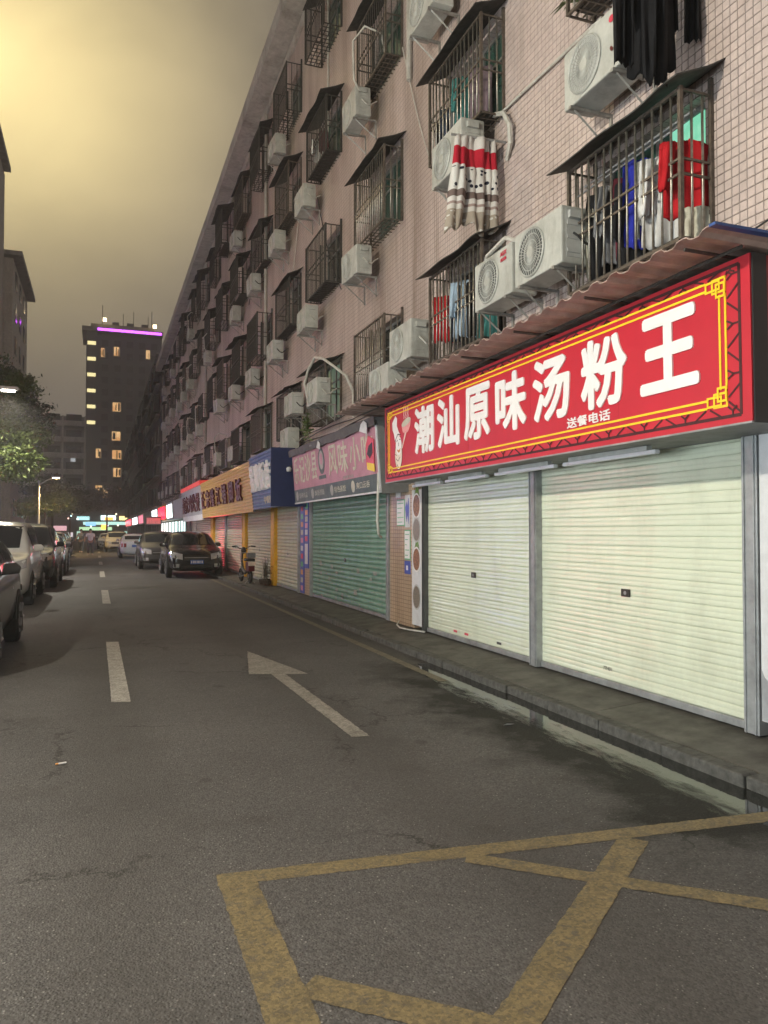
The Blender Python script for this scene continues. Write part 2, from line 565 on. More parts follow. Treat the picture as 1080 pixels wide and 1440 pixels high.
    dx = mr(mth('ADD', sx.outputs[0], e2), 2.62, 3.12)
    y1 = mr(mth('ADD', sx.outputs[1], mth('MULTIPLY', e2, 2.)), 7.6, 9.3, 1, 0)
    y0 = mr(mth('ADD', sx.outputs[1], mth('MULTIPLY', e2, .8)), 2.6, 3.3)
    damp = mth('MULTIPLY', mth('MULTIPLY', dx, y1), y0)
    base = mix(mth('MULTIPLY', damp, .80), base, (.016, .0155, .013))
    L(base, b.inputs['Base Color'])
    L(mr(damp, 0, 1, .4, .1), b.inputs['Specular IOR Level'])
    rough = mth('SUBTRACT', mr(fine.outputs['Fac'], .3, .7, .62, .85), mth('MULTIPLY', damp, .05))
    L(rough, b.inputs['Roughness'])
    hgt = mth('ADD', mth('MULTIPLY', fine.outputs['Fac'], .5), mr(vor.outputs['Distance'], 0, .6, 1, 0))
    bp = t.nodes.new('ShaderNodeBump')
    bp.inputs['Strength'].default_value = .55
    bp.inputs['Distance'].default_value = .004
    L(hgt, bp.inputs['Height'])
    L(bp.outputs['Normal'], b.inputs['Normal'])
    return m
M['asphalt'] = asphalt()

def paint_mat(name, c, wear, sc=9):
    """Road paint worn through to the asphalt in patches."""
    m = pm(name, c, .7, var=.12, scale=5, bump=.25, bscale=110)
    t = m.node_tree
    b = t.nodes['Principled BSDF']
    src = b.inputs['Base Color'].links[0].from_socket
    gg = [n for n in t.nodes if n.type == 'NEW_GEOMETRY'][0]
    vv = t.nodes.new('ShaderNodeTexVoronoi'); vv.inputs['Scale'].default_value = 85
    t.links.new(gg.outputs['Position'], vv.inputs['Vector'])
    ss = t.nodes.new('ShaderNodeSeparateColor'); t.links.new(vv.outputs['Color'], ss.inputs['Color'])
    ms = t.nodes.new('ShaderNodeMapRange'); ms.inputs['To Min'].default_value = .55; ms.inputs['To Max'].default_value = 1.25
    t.links.new(ss.outputs['Red'], ms.inputs['Value'])
    mm = t.nodes.new('ShaderNodeMixRGB'); mm.blend_type = 'MULTIPLY'; mm.inputs[0].default_value = 1
    t.links.new(src, mm.inputs[1]); t.links.new(ms.outputs['Result'], mm.inputs[2])
    src = mm.outputs[0]
    g = [n for n in t.nodes if n.type == 'NEW_GEOMETRY'][0]
    n = t.nodes.new('ShaderNodeTexNoise')
    n.inputs['Scale'].default_value = sc
    n.inputs['Detail'].default_value = 9
    n.inputs['Roughness'].default_value = .8
    t.links.new(g.outputs['Position'], n.inputs['Vector'])
    r = t.nodes.new('ShaderNodeMapRange')
    r.inputs['From Min'].default_value = .5
    r.inputs['From Max'].default_value = .62
    r.inputs['To Min'].default_value = wear * .35
    r.inputs['To Max'].default_value = wear
    t.links.new(n.outputs['Fac'], r.inputs['Value'])
    mx = t.nodes.new('ShaderNodeMixRGB')
    mx.inputs[2].default_value = (.075, .066, .058, 1)
    t.links.new(r.outputs['Result'], mx.inputs[0])
    t.links.new(src, mx.inputs[1])
    t.links.new(mx.outputs[0], b.inputs['Base Color'])
    return m
M['paint_white'] = paint_mat('road_paint_white', (.46, .43, .385), .55)
M['paint_grey'] = paint_mat('road_paint_worn', (.31, .285, .25), .6)
M['paint_yellow'] = paint_mat('road_paint_yellow', (.24, .178, .078), .85, 16)
M['paint_kerb'] = paint_mat('kerb_line_yellow', (.20, .17, .11), .8)
M['water'] = pm('puddle_water', (.014, .0145, .012), .03, rvar=.02, spec=1.0)

def soften_puddle():
    t = M['water'].node_tree
    b = t.nodes['Principled BSDF']; out = [n for n in t.nodes if n.type == 'OUTPUT_MATERIAL'][0]
    g = [n for n in t.nodes if n.type == 'NEW_GEOMETRY'][0]
    sx = t.nodes.new('ShaderNodeSeparateXYZ'); t.links.new(g.outputs['Position'], sx.inputs[0])
    n = t.nodes.new('ShaderNodeTexNoise'); n.inputs['Scale'].default_value = 5; n.inputs['Detail'].default_value = 9; n.inputs['Roughness'].default_value = .72
    mp = t.nodes.new('ShaderNodeMapping'); mp.inputs['Scale'].default_value = (1.6, .45, 1)
    t.links.new(g.outputs['Position'], mp.inputs['Vector']); t.links.new(mp.outputs['Vector'], n.inputs['Vector'])
    a = t.nodes.new('ShaderNodeMath'); a.operation = 'MULTIPLY_ADD'; a.inputs[1].default_value = .9
    t.links.new(n.outputs['Fac'], a.inputs[0]); t.links.new(sx.outputs[0], a.inputs[2])
    r = t.nodes.new('ShaderNodeMapRange'); r.inputs['From Min'].default_value = 3.76; r.inputs['From Max'].default_value = 3.95
    t.links.new(a.outputs[0], r.inputs['Value'])
    tr = t.nodes.new('ShaderNodeBsdfTransparent'); mx = t.nodes.new('ShaderNodeMixShader')
    t.links.new(r.outputs['Result'], mx.inputs[0]); t.links.new(tr.outputs[0], mx.inputs[1]); t.links.new(b.outputs[0], mx.inputs[2])
    t.links.new(mx.outputs[0], out.inputs['Surface'])
    n2 = t.nodes.new('ShaderNodeTexNoise'); n2.inputs['Scale'].default_value = 16; n2.inputs['Detail'].default_value = 3
    t.links.new(g.outputs['Position'], n2.inputs['Vector'])
    bp = t.nodes.new('ShaderNodeBump'); bp.inputs['Strength'].default_value = .12; bp.inputs['Distance'].default_value = .004
    t.links.new(n2.outputs['Fac'], bp.inputs['Height']); t.links.new(bp.outputs['Normal'], b.inputs['Normal'])
soften_puddle()

# ------------------------------------------------------------------ text
def glyphs(body, bold=.0, ext=.0, bev=0.0):
    c = bpy.data.curves.new('glyph', 'FONT')
    c.body = body
    c.resolution_u = 3
    c.offset = bold
    c.extrude = ext
    c.bevel_depth = bev
    c.bevel_resolution = 1
    o = bpy.data.objects.new('glyph', c)
    COL.objects.link(o)
    dg = bpy.context.evaluated_depsgraph_get()
    me = bpy.data.meshes.new_from_object(o.evaluated_get(dg))
    bpy.data.objects.remove(o)
    bpy.data.curves.remove(c)
    return me

def text(name, body, x0, x1, y0, y1, z, mat, parent, bold=.0, ext=.02, bev=0.0, shear=0):
    """Lettering fitted into the local rectangle x0..x1, y0..y1 on its parent's face."""
    me = glyphs(body, 0, .5, bev)
    xs = [v.co.x for v in me.vertices]; ys = [v.co.y for v in me.vertices]
    a, b, c, d = min(xs) - bold, max(xs) + bold, min(ys) - bold, max(ys) + bold
    src = [tuple(v.co) for v in me.vertices]
    fcs = [tuple(p.vertices) for p in me.polygons]
    bpy.data.meshes.remove(me)
    sh = [(0, 0)] + ([(bold * math.cos(q * math.pi / 4), bold * math.sin(q * math.pi / 4)) for q in range(8)] if bold else [])
    vs, fs = [], []
    for i, (ox, oy) in enumerate(sh):
        n0 = len(vs)
        zz = ext * (1 - .02 * i)
        for x, y, w in src:
            vs.append((x0 + (x + ox - a) / (b - a) * (x1 - x0), y0 + (y + oy - c) / (d - c) * (y1 - y0), z + (w + .5) * zz))
        fs += [tuple(n0 + k for k in f) for f in fcs]
    me = bpy.data.meshes.new(name)
    me.from_pydata(vs, [], fs)
    me.name = name
    me.materials.clear()
    me.materials.append(mat)
    return lk(bpy.data.objects.new(name, me), parent)

# ================================================================== SETTING
FX = 4.5            # street face of the long apartment building
road = MB().quad((-80, -40, 0), (80, -40, 0), (80, 420, 0), (-80, 420, 0)).build('road', M['asphalt'])
tag(road, kind='structure')

# right pavement: sloping slab and single kerb stones
pv = MB()
ysl = [-6, 1.2, 3.3, 5.5, 7.7, 9.9, 12.1, 14.3, 16.5, 18.7, 20.9, 24, 28, 34, 42, 60, 160]
for a, b in zip(ysl[:-1], ysl[1:]):
    a += .004; b -= .004
    pv.add([(3.915, a, 0), (4.75, a, 0), (4.75, b, 0), (3.915, b, 0), (3.915, a, .078), (4.75, a, .15), (4.75, b, .15), (3.915, b, .078)],
           [(4, 5, 6, 7), (0, 1, 5, 4), (2, 3, 7, 6), (3, 0, 4, 7), (1, 2, 6, 5)])
pave = pv.build('pavement', M['slab'])
tag(pave, kind='structure')
ks = MB().box((0, .004, -.03), (.135, .746, .080)).mesh('kerb_stone', bevel=.018, seg=3)
ks.materials.append(M['kerb'])
for i in range(60):
    k = obj_from(ks, 'kerb_stone', pave, (3.775 + rnd.uniform(-.008, .008), -1.5 + .75 * i, rnd.uniform(-.006, .004)))
    k.rotation_euler = (rnd.uniform(-.012, .012), rnd.uniform(-.05, .05), rnd.uniform(-.015, .015))
fk = MB().box((3.775, 43.6, 0), (3.91, 160, .112)).build('kerb_run', M['kerb'], pave)
tag(fk, kind='stuff')
# left pavement behind the parked cars
lp = MB().box((-8.4, -20, 0), (-3.5, 58, .13)).box((-6.8, 58.3, 0), (-3.5, 130, .13)).build('pavement_opposite', M['slab'])
tag(lp, kind='structure')

# road markings
ZM = .004
def flat(name, polys, z, mat):
    b = MB()
    for i, p in enumerate(polys):
        if 'paint' in mat.name or 'line' in mat.name:
            q = []
            for (xa, ya), (xb, yb) in zip(p, p[1:] + p[:1]):
                m_ = max(1, int(math.hypot(xb - xa, yb - ya) / .025))
                for k in range(m_):
                    x, y = xa + (xb - xa) * k / m_, ya + (yb - ya) * k / m_
                    q.append((x + .006 * noise.noise((x * 21, y * 21, 0)) + .006 * noise.noise((x * 60, y * 60, 5)), y + .006 * noise.noise((x * 21, y * 21, 9)) + .006 * noise.noise((x * 60, y * 60, 7))))
            p = q
        n = len(p)
        b.add([(x, y, z) for x, y in p], [tuple(range(n))])
    o = b.build(name, mat)
    return tag(o, kind='structure')
def dash(ya, yb, x=.1):
    sl = -.004
    return [(x + .02 + sl * (ya - 7.6), ya), (x + .19 + sl * (ya - 7.6), ya - .05), (x + .19 + sl * (yb - 7.6), yb - .05), (x + .02 + sl * (yb - 7.6), yb)]
for a, b in ((7.66, 11.83), (18.1, 22.25), (28.6, 32.7), (39, 43), (49.5, 53.5), (60, 64), (70, 74)):
    flat('lane_dash', [dash(a, b)], ZM, M['paint_white'])
flat('arrow_marking', [[(1.85, 5.72), (1.99, 5.70), (1.965, 8.5), (1.815, 8.55)], [(1.58, 8.62), (2.21, 8.40), (1.86, 10.27)]], ZM, M['paint_grey'])
flat('kerb_line', [[(3.40, 7.5), (3.51, 7.5), (3.56, 26), (3.45, 26)]], ZM, M['paint_kerb'])
def strip(p, q, w):
    p = Vector(p); q = Vector(q); d = (q - p).normalized(); n = Vector((-d.y, d.x)) * w / 2
    return [tuple(p - n), tuple(q - n), tuple(q + n), tuple(p + n)]
ZB = .0018
flat('box_marking', [strip((.52, 3.605), (3.76, 3.31), .125)], ZB, M['paint_yellow'])
flat('box_marking', [[(.52, 3.54), (.69, 3.53), (.69, 1.2), (.52, 1.2)]], ZB, M['paint_yellow'])
flat('box_marking', [strip((2.62, 3.335), (.85, 1.88), .15)], ZB + .0006, M['paint_yellow'])
flat('box_marking', [strip((1.70, 3.43), (3.3, 2.02), .11)], ZB + .0012, M['paint_yellow'])
flat('box_marking', [strip((.695, 2.67), (1.75, 1.75), .14)], ZB + .0009, M['paint_yellow'])
# puddle in the gutter
pl = [(3.44, 8.1), (3.36, 7.5), (3.22, 6.9), (3.24, 6.5), (3.18, 6.05), (3.22, 5.6), (3.17, 5.1), (3.2, 4.6), (3.12, 4.15), (3.1, 3.75), (3.2, 3.45), (3.36, 3.3),
      (3.5, 3.1), (3.6, 2.6), (3.774, 2.3), (3.774, 8.6), (3.62, 8.6)]
pp = []
for (x, y), (x2, y2) in zip(pl, pl[1:] + pl[:1]):
    for k in range(5):
        f = k / 5
        xx, yy = x + (x2 - x) * f, y + (y2 - y) * f
        w = .05 if xx < 3.7 else 0
        pp.append((xx + w * noise.noise((yy * 3.1, xx * 3, 1)) + w * .5 * noise.noise((yy * 11, xx * 9, 4)), yy))
pd = flat('puddle', [pp], .0011, M['water'])
pd['kind'] = 'structure'
# dark patched manhole
flat('road_patch', [[(.35 + .62 * (1 + math.cos(t)) * (1 + .12 * math.sin(5 * t)), 22.8 + .55 * math.sin(t) * (1 + .2 * math.cos(3 * t))) for t in [k * math.pi / 12 for k in range(24)]]], .003, M['car_trim'])

# ------------------------------------------------------------------ the long apartment building
BLD = empty('apartment_building', (FX, 0, 0))
tag(BLD, 'long five storey pink tiled apartment building with barred windows above shops', 'building')
def bl(b, name, mat, parent=BLD, **k):          # mesh given in world coordinates
    b.v = [(x - FX, y, z) for x, y, z in b.v]
    return b.build(name, mat, parent, **k)
COLS = 17; Y0 = 4.70; DY = 3.29; CW = 1.50
ROWZ = [3.85, 6.55, 9.20, 11.75]
CH = 1.19
opens = []
for c in range(-1, COLS):
    for r in range(4):
        y = Y0 + DY * c
        opens.append((y + .08, y + CW - .08, ROWZ[r] + .06, ROWZ[r] + CH + .06, c, r))
YA, YB, ZA, ZB = -4, 61.5, 2.28, 14.0
wl = MB()
ycuts = sorted({YA, YB} | {o[0] for o in opens} | {o[1] for o in opens})
zcuts = sorted({ZA, ZB} | {o[2] for o in opens} | {o[3] for o in opens})
oset = {(round(o[0], 3), round(o[2], 3)) for o in opens}
for ya, yb in zip(ycuts[:-1], ycuts[1:]):
    for za, zb in zip(zcuts[:-1], zcuts[1:]):
        if (round(ya, 3), round(za, 3)) in oset: continue
        wl.quad((FX, ya, za), (FX, yb, za), (FX, yb, zb), (FX, ya, zb))
for (ya, yb, za, zb, c, r) in opens:
    xi = FX + .16
    wl.quad((FX, ya, za), (xi, ya, za), (xi, yb, za), (FX, yb, za))
    wl.quad((FX, ya, zb), (xi, ya, zb), (xi, yb, zb), (FX, yb, zb))
    wl.quad((FX, ya, za), (xi, ya, za), (xi, ya, zb), (FX, ya, zb))
    wl.quad((FX, yb, za), (xi, yb, za), (xi, yb, zb), (FX, yb, zb))
bl(wl, 'wall', M['tile_wall'], fix=False)
bw = MB().box((FX + .4, YA, 0), (FX + 9, YB - .01, 13.98))
bw.box((FX + .12, YA, 0), (FX + .35, YB - .02, 2.27))
bl(bw, 'back_wall', M['concrete'])
ev = MB()
for k in range(22):
    a = YA + 3 * k; b = min(a + 2.985, YB + .3)
    j = rnd.uniform(-.012, .012)
    ev.box((3.98 + j, a, 14.0 + j), (FX + .6, b, 14.16 + j))
    ev.box((3.98 + j, a + .002, 14.16 + j), (4.1 + j, b - .002, 14.46 + j))
bl(ev, 'eave', M['eave'])
bl(MB().box((FX - .06, YA, 13.72), (FX - .002, YB, 13.95)), 'cornice', M['eave'])
# end wall beyond
# windows
wf = MB(); 
W_, H_ = CW - .16, CH
for a, b, c, d in ((0, W_, 0, .05), (0, W_, H_ - .05, H_), (0, .05, .05, H_ - .05), (W_ - .05, W_, .05, H_ - .05), (W_ / 2 - .03, W_ / 2 + .03, .05, H_ - .05), (.05, W_ / 2 - .03, H_ * .68, H_ * .68 + .035), (W_ / 2 + .03, W_ - .05, H_ * .68, H_ * .68 + .035)):
    wf.box((0, a, c), (.05, b, d))
wfm = wf.mesh('frame'); wfm.materials.append(M['frame'])
def panem(mat):
    m = MB().box((.02, .03, .03), (.035, W_ - .03, H_ - .03)).mesh('pane'); m.materials.append(mat); return m
pms = [panem(M['pane']), panem(M['pane_green']), panem(M['room_dim'])]
for (ya, yb, za, zb, c, r) in opens:
    if c < 0: continue
    w = lk(bpy.data.objects.new('window', wfm), BLD)
    w.location = (.10, ya, za)
    if (c, r) == (0, 0):
        # the room behind is lit: upper near sash open to a green-white ceiling
        MB().box((.02, .03, .03), (.035, W_ - .03, H_ * .66)).build('pane', M['pane'], w)
        MB().box((.02, .04, H_ * .69), (.035, .52, H_ - .04)).build('lit_pane', M['room_glow'], w)
        MB().box((.02, .54, H_ * .69), (.035, W_ - .03, H_ - .04)).build('pane', M['pane_green'], w)
        continue
    i = 2 if (c, r) in ((3, 0), (7, 0), (9, 0), (13, 2)) else (1 if rnd.random() < .35 else 0)
    obj_from(pms[i], 'pane', w)

# single tiles near the camera
TS = .074; TJ = .0042
tm = MB()
tm.add([(0, TJ, TJ), (0, TS - TJ, TJ), (0, TS - TJ, TS - TJ), (0, TJ, TS - TJ), (-.0045, TJ + .002, TJ + .002), (-.0045, TS - TJ - .002, TJ + .002), (-.0045, TS - TJ - .002, TS - TJ - .002), (-.0045, TJ + .002, TS - TJ - .002)],
       [(4, 7, 6, 5), (0, 4, 5, 1), (1, 5, 6, 2), (2, 6, 7, 3), (3, 7, 4, 0)])
tmm = tm.mesh('tile', fix=False); tmm.materials.append(M['tile'])
big = MB()
def in_open(y, z):
    return any(o[0] - TS < y < o[1] and o[2] - TS < z < o[3] for o in opens)
nt = 0
for iy in range(int(3.3 / TS), int(8.2 / TS)):
    for iz in range(int(3.40 / TS), int(8.2 / TS)):
        y, z = iy * TS, iz * TS
        if in_open(y, z): continue
        if 4.1 < y < 4.74 and 3.72 < z < 6.4 and nt < 300:
            o = obj_from(tmm, 'tile', BLD, (0, y, z)); nt += 1
            o.rotation_euler = (0, rnd.uniform(-.012, .012), rnd.uniform(-.012, .012))
        else:
            j = rnd.uniform(-.0012, .0004); sl = rnd.uniform(-.0006, .0006)
            big.add([(q[0] + (j + sl * (1 if q[1] > .03 else -1) if q[0] < 0 else 0), q[1] + y, q[2] + z) for q in tm.v], tm.f)
tag(big.build('tiling', M['tile'], BLD, fix=False), kind='stuff')

# rust streaks and the thin pipes on the wall
bl(MB().tube([(4.47, 15.5, 9.9), (4.47, 15.5, 13.6)], .02), 'downpipe', M['hose'])
bl(MB().tube([(4.46, 8.12, 6.60), (4.46, 7.4, 6.57), (4.46, 6.05, 6.50)], .017), 'drain_pipe', M['hose'])
bl(MB().tube([(4.46, 8.6, 3.68), (4.46, 7.6, 3.70), (4.44, 6.3, 3.72)], .02), 'drain_pipe', M['hose'])
bl(MB().tube([(4.47, 2.5, 3.9), (4.46, 3.5, 3.86), (4.46, 4.1, 3.83), (4.45, 4.6, 3.74), (4.44, 5, 3.62)], .008), 'wire', M['cable'])

for yy, za, zb in ((21.9, 3.6, 13.7), (35.2, 3.6, 13.7), (48.2, 3.6, 13.7), (10.9, 8.6, 13.7)):
    bl(MB().tube([(4.45, yy, za), (4.45, yy, zb)], .045, 8), 'downpipe', M['eave'])
for k in range(5):
    zz = 3.52 + .07 * k + rnd.uniform(-.03, .03); pts = []
    for i_ in range(40):
        y_ = 11.3 + i_ * 1.1
        pts.append((4.44 - .02 * k, y_, zz + .07 * abs(math.sin(i_ * .9 + k)) * -1 + .02 * rnd.random()))
    bl(MB().tube(pts, .012, 5), 'cable', M['cable'])
for k, (ya, yb, za, zb) in enumerate(((9.6, 11.2, 6.2, 9.3), (16.3, 14.5, 9.0, 6.4), (19.6, 17.9, 6.6, 9.4), (23.0, 24.6, 11.0, 8.9))):
    bl(MB().tube([(4.46, lerp_(ya, yb, t_), lerp_(za, zb, t_) - .25 * math.sin(math.pi * t_)) for t_ in [i_ / 10 for i_ in range(11)]], .010, 5), 'cable', M['cable'] if k % 2 else M['hose'])

# ------------------------------------------------------------------ window cages
ORD = ['first', 'second', 'third', 'fourth', 'fifth', 'sixth', 'seventh', 'eighth', 'ninth', 'tenth', 'eleventh', 'twelfth', 'thirteenth', 'fourteenth', 'fifteenth', 'sixteenth', 'seventeenth', 'eighteenth', 'nineteenth', 'twentieth']
FLOOR = ['second', 'third', 'fourth', 'fifth']
def wavy_sheet(w, d, h, seed, th=.012, over=.14):
    """Thin sloping sheet of uneven metal over a cage."""
    b = MB(); n = 14; vs = []
    for i in range(n + 1):
        y = -over + (w + 2 * over) * i / n
        for x, z in ((-d - .13, h - .02), (-d * .55, h + .10), (0, h + .20)):
            jj = .028 * noise.noise((y * 2.3 + seed, x * 3, seed))
            vs.append((x + (.05 * noise.noise((y * 1.7, seed, 3)) if x < -d else 0), y, z + jj))
    m = len(vs)
    vs += [(x, y, z + th) for x, y, z in vs]
    fs = []
    for i in range(n):
        for k in range(2):
            a = i * 3 + k
            fs.append((a, a + 3, a + 4, a + 1)); fs.append((m + a, m + a + 1, m + a + 4, m + a + 3))
        fs.append((i * 3, m + i * 3, m + i * 3 + 3, i * 3 + 3))
        fs.append((i * 3 + 2, i * 3 + 5, m + i * 3 + 5, m + i * 3 + 2))
    for e in (0, n * 3):
        for k in range(2):
            fs.append((e + k, e + k + 1, m + e + k + 1, m + e + k))
    return b.add(vs, fs)
def bars_of(w, d, h, sp):
    """Every upright of a cage: front then both sides."""
    out = []
    n = round(w / sp)
    for i in range(1, n): out.append((-d, w * i / n))
    ns = 3
    for s in (0, w):
        for i in range(1, ns): out.append((-d * i / ns, s))
    return out
def cage_mesh(d=.55, w=CW, h=CH, sp=.105, r=.008, joined=True, seed=0, split=None):
    fr = MB()
    t = .016
    for y in (0, w):
        fr.box((-d - t, y - t, 0), (-d + t, y + t, h))
        fr.box((-t - .02, y - t, 0), (-.002, y + t, h + .12))
    for z in (0, h * .43, h * .53, h - .02):
        if z in (0, h - .02):
            fr.box((-d - t * .8, t, z - t * .8), (-d + t * .8, w - t, z + t * .8))
        else:
            fr.box((-d - .009, t, z - .009), (-d + .009, w - t, z + .009))
        for y in (0, w):
            fr.box((-d + t, y - .009, z - .009), (-.04, y + .009, z + .009))
    for i in range(1, 12):                                   # floor rods
        y = w * i / 12
        fr.box((-d + t, y - .006, -.008), (0, y + .006, .004))
    for i in range(1, 4):
        fr.box((-d * i / 4 - .008, t, .006), (-d * i / 4 + .008, w - t, .018))
    return fr
def wall_empty(name, y, z, x=FX):
    return empty(name, (x, y, z))
frm = {}
for key, d in ((0, .32), (1, .38), (2, .30)):
    frm[key] = cage_mesh(d=d).mesh('frame'); frm[key].materials.append(M['iron'] if key == 0 else M['dark_iron'])
barm = MB().cyl((0, 0, .01), (0, 0, CH - .02), .0105, 7).mesh('bar', smooth=True); barm.materials.append(M['bar'])
farbars = {}
for key, d in ((0, .32), (1, .38), (2, .30)):
    b = MB()
    for x, y in bars_of(CW, d, CH, .105):
        b.cyl((x, y, .01), (x, y, CH - .02), .009, 4)
    farbars[key] = b.mesh('bars'); farbars[key].materials.append(M['dark_iron'])
roofs = []
for k in range(5):
    m_ = wavy_sheet(CW, .34, CH, k * 3.7).mesh('roof_sheet', fix=True); m_.materials.append(M['sheet']); roofs.append(m_)
tray = MB().box((-.28, .05, .024), (-.04, CW - .05, .05)).mesh('tray'); tray.materials.append(M['dark_iron'])
for c in range(COLS):
    for r in range(4):
        if (c, r) in ((0, 2), (0, 3), (1, 3)): continue            # above the frame
        key = 0 if c < 3 else rnd.choice((0, 1, 2, 1))
        z = ROWZ[r] + (rnd.uniform(-.04, .04) if c > 3 else 0) + (.25 if (r == 3 and c > 4 and c % 3 == 1) else 0)
        q = wall_empty('window_cage', Y0 + DY * c, z)
        near = r < 2 and c < 3
        obj_from(frm[0 if near else key], 'frame', q)
        if not near: q.scale = (rnd.uniform(.85, 1.25), rnd.uniform(.93, 1.03), rnd.uniform(.9, 1.08))
        if near:
            for x, y in bars_of(CW, .32, CH, .105):
                o = obj_from(barm, 'bar', q, (x, y, 0)); o.rotation_euler = (rnd.uniform(-.006, .006), rnd.uniform(-.006, .006), 0)
        else:
            obj_from(farbars[key], 'bars', q)
        if not (c == 2 and r == 0) and (near or rnd.random() < .85):
            ro = obj_from(roofs[rnd.randrange(5)], 'roof_sheet', q)
            if not near: ro.scale = (rnd.uniform(.8, 1.15), rnd.uniform(.92, 1.1), 1); ro.location.z = (1 - ro.scale.x) * .1; ro.location.y = (1 - ro.scale.y) * .7
        if rnd.random() < .5 or (c, r) == (1, 1): obj_from(tray, 'tray', q)
        tag(q, f'dark barred window cage, {FLOOR[r]} floor, {ORD[c]} window column from the right', 'window cage', 'window cages on the pink building')

# ------------------------------------------------------------------ air conditioners
def make_ac(kind):
    q = empty('air_conditioner')
    w, h, d = .86, .56, .31
    cs = MB().box((0, 0, .02), (d, w, h)).build('casing', M['white_metal'], q, bevel=.018, smooth=False)
    # louvred side facing the camera
    sd = MB()
    sd.box((.05, -.003, .08), (.25, -.0012, .53))
    for k in range(3):
        sd.box((.06, -.012, .12 + .13 * k), (.24, -.001, .16 + .13 * k))
    sd.box((.07, -.04, .44), (.22, -.001, .51))
    sd.build('side_panel', M['grille_grey'] if kind else M['white_metal'], q, bevel=.004)
    fc = (w * .62, h * .52)
    rr = .235
    bd = MB()
    n = 40
    ring = [(-.004, fc[0] + rr * math.cos(2 * math.pi * k / n), fc[1] + rr * math.sin(2 * math.pi * k / n)) for k in range(n)]
    bd.add(ring + [(-.004, fc[0], fc[1])], [(k, (k + 1) % n, n) for k in range(n)])
    bd.build('fan_opening', M['grille_dark'] if kind else M['grille_grey'], q)
    gr = MB()
    for k in range(36):
        a = 2 * math.pi * k / 36
        p = Vector((-.012, fc[0] + .055 * math.cos(a), fc[1] + .055 * math.sin(a)))
        a2 = a + .35
        s = Vector((-.012, fc[0] + (rr - .004) * math.cos(a2), fc[1] + (rr - .004) * math.sin(a2)))
        gr.tube([p, s], .0042, 4, cap=False)
    for r_ in (.055, .12, .18, rr):
        gr.tube([(-.010, fc[0] + r_ * math.cos(2 * math.pi * k / 32), fc[1] + r_ * math.sin(2 * math.pi * k / 32)) for k in range(33)], .005 if r_ < rr else .012, 4, cap=False)
    gr.cyl((-.018, fc[0], fc[1]), (-.002, fc[0], fc[1]), .055, 18)
    gr.build('fan_grille', M['white_metal'], q)
    for y in (.12, w - .12):
        bk = MB()
        bk.box((-.02, y - .018, -.012), (.448, y + .018, .018))
        bk.box((.425, y - .018, -.36), (.448, y + .018, -.012))
        bk.tube([(.03, y, -.01), (.43, y, -.33)], .012, 4)
        bk.build('bracket', M['galv'], q)
    if kind != 3:
        MB().tube([(.12, -.02, .30), (.14, -.06, .26), (.2, -.07, .20), (.28, -.04, .2), (.36, .0, .28), (.45, .04, .34)], .013, 6).build('pipe', M['cable'] if kind else M['hose'], q)
    return q
ac_proto = [make_ac(0), make_ac(1)]
used = set()
def place_ac(y, z, label, kind=0, x=4.05, rz=0):
    if kind in used: q = copy_tree(ac_proto[kind])
    else: q = ac_proto[kind]; used.add(kind)
    q.location = (x, y, z); q.rotation_euler = (0, 0, rz)
    if y > 11.6: q.scale = (.9, .9, .9)
    tag(q, label, 'air conditioner', 'air conditioners on the pink building')
    return q
a1 = place_ac(5.22, 5.50, 'large white air conditioner beside the black hanging clothes', 0)
a2 = place_ac(7.06, 4.10, 'white air conditioner with red lettering left of the big laundry cage', 1)
a3 = place_ac(6.06, 4.08, 'white air conditioner tucked against the big laundry cage', 1, x=4.0)
a4 = place_ac(9.86, 4.02, 'white air conditioner left of the second floor cage with red clothes', 0)
a5 = place_ac(10.70, 3.58, 'white air conditioner standing low on the awning end', 0, x=4.02)
a6 = place_ac(14.2, 4.06, 'white air conditioner under a looped pale pipe above the pink sign', 0, x=3.88)
a7 = place_ac(16.95, 4.25, 'upper of two stacked white air conditioners above the navy sign end', 1)
a8 = place_ac(17.35, 3.5, 'lower of two stacked white air conditioners above the navy sign end', 0)
a9 = place_ac(8.12, 5.96, 'white air conditioner half hidden by the hanging blanket', 0, x=3.98)
a10 = place_ac(9.1, 8.55, 'white air conditioner at the top edge left of the third column', 0)
def face_text(parent, body, y0, y1, z0, z1, mat, x=-.012, bold=.02):
    t = text('lettering', body, y0, y1, z0, z1, 0, mat, parent, bold, .004)
    t.matrix_basis = Matrix(((0, 0, -1, x + .004), (-1, 0, 0, 0), (0, 1, 0, 0), (0, 0, 0, 1)))
    return t
# looped pipe over the sixth unit
bl(MB().tube([(3.95, 15.1, 4.25), (3.9, 15.2, 4.6), (3.92, 15.0, 4.85), (3.95, 14.6, 5.02), (4.0, 14.2, 4.92), (4.1, 13.8, 4.7), (4.3, 13.65, 4.5), (4.46, 13.7, 4.2), (4.46, 13.7, 3.75)], .028), 'looped_pipe', M['hose'])
bl(MB().tube([(4.1, 6.99, 4.40), (4.05, 6.95, 4.62), (4.05, 7.2, 4.74), (4.1, 7.7, 4.72), (4.2, 7.98, 4.62), (4.4, 8.05, 4.5)], .025), 'looped_pipe', M['hose'])
bl(MB().tube([(4.4, 8.1, 6.6), (4.4, 7.85, 6.5), (4.4, 7.72, 6.3), (4.43, 7.75, 6.1), (4.47, 7.9, 5.98)], .03), 'looped_pipe', M['hose'])
occupied = {(0, 1), (1, 1), (1, 2)}
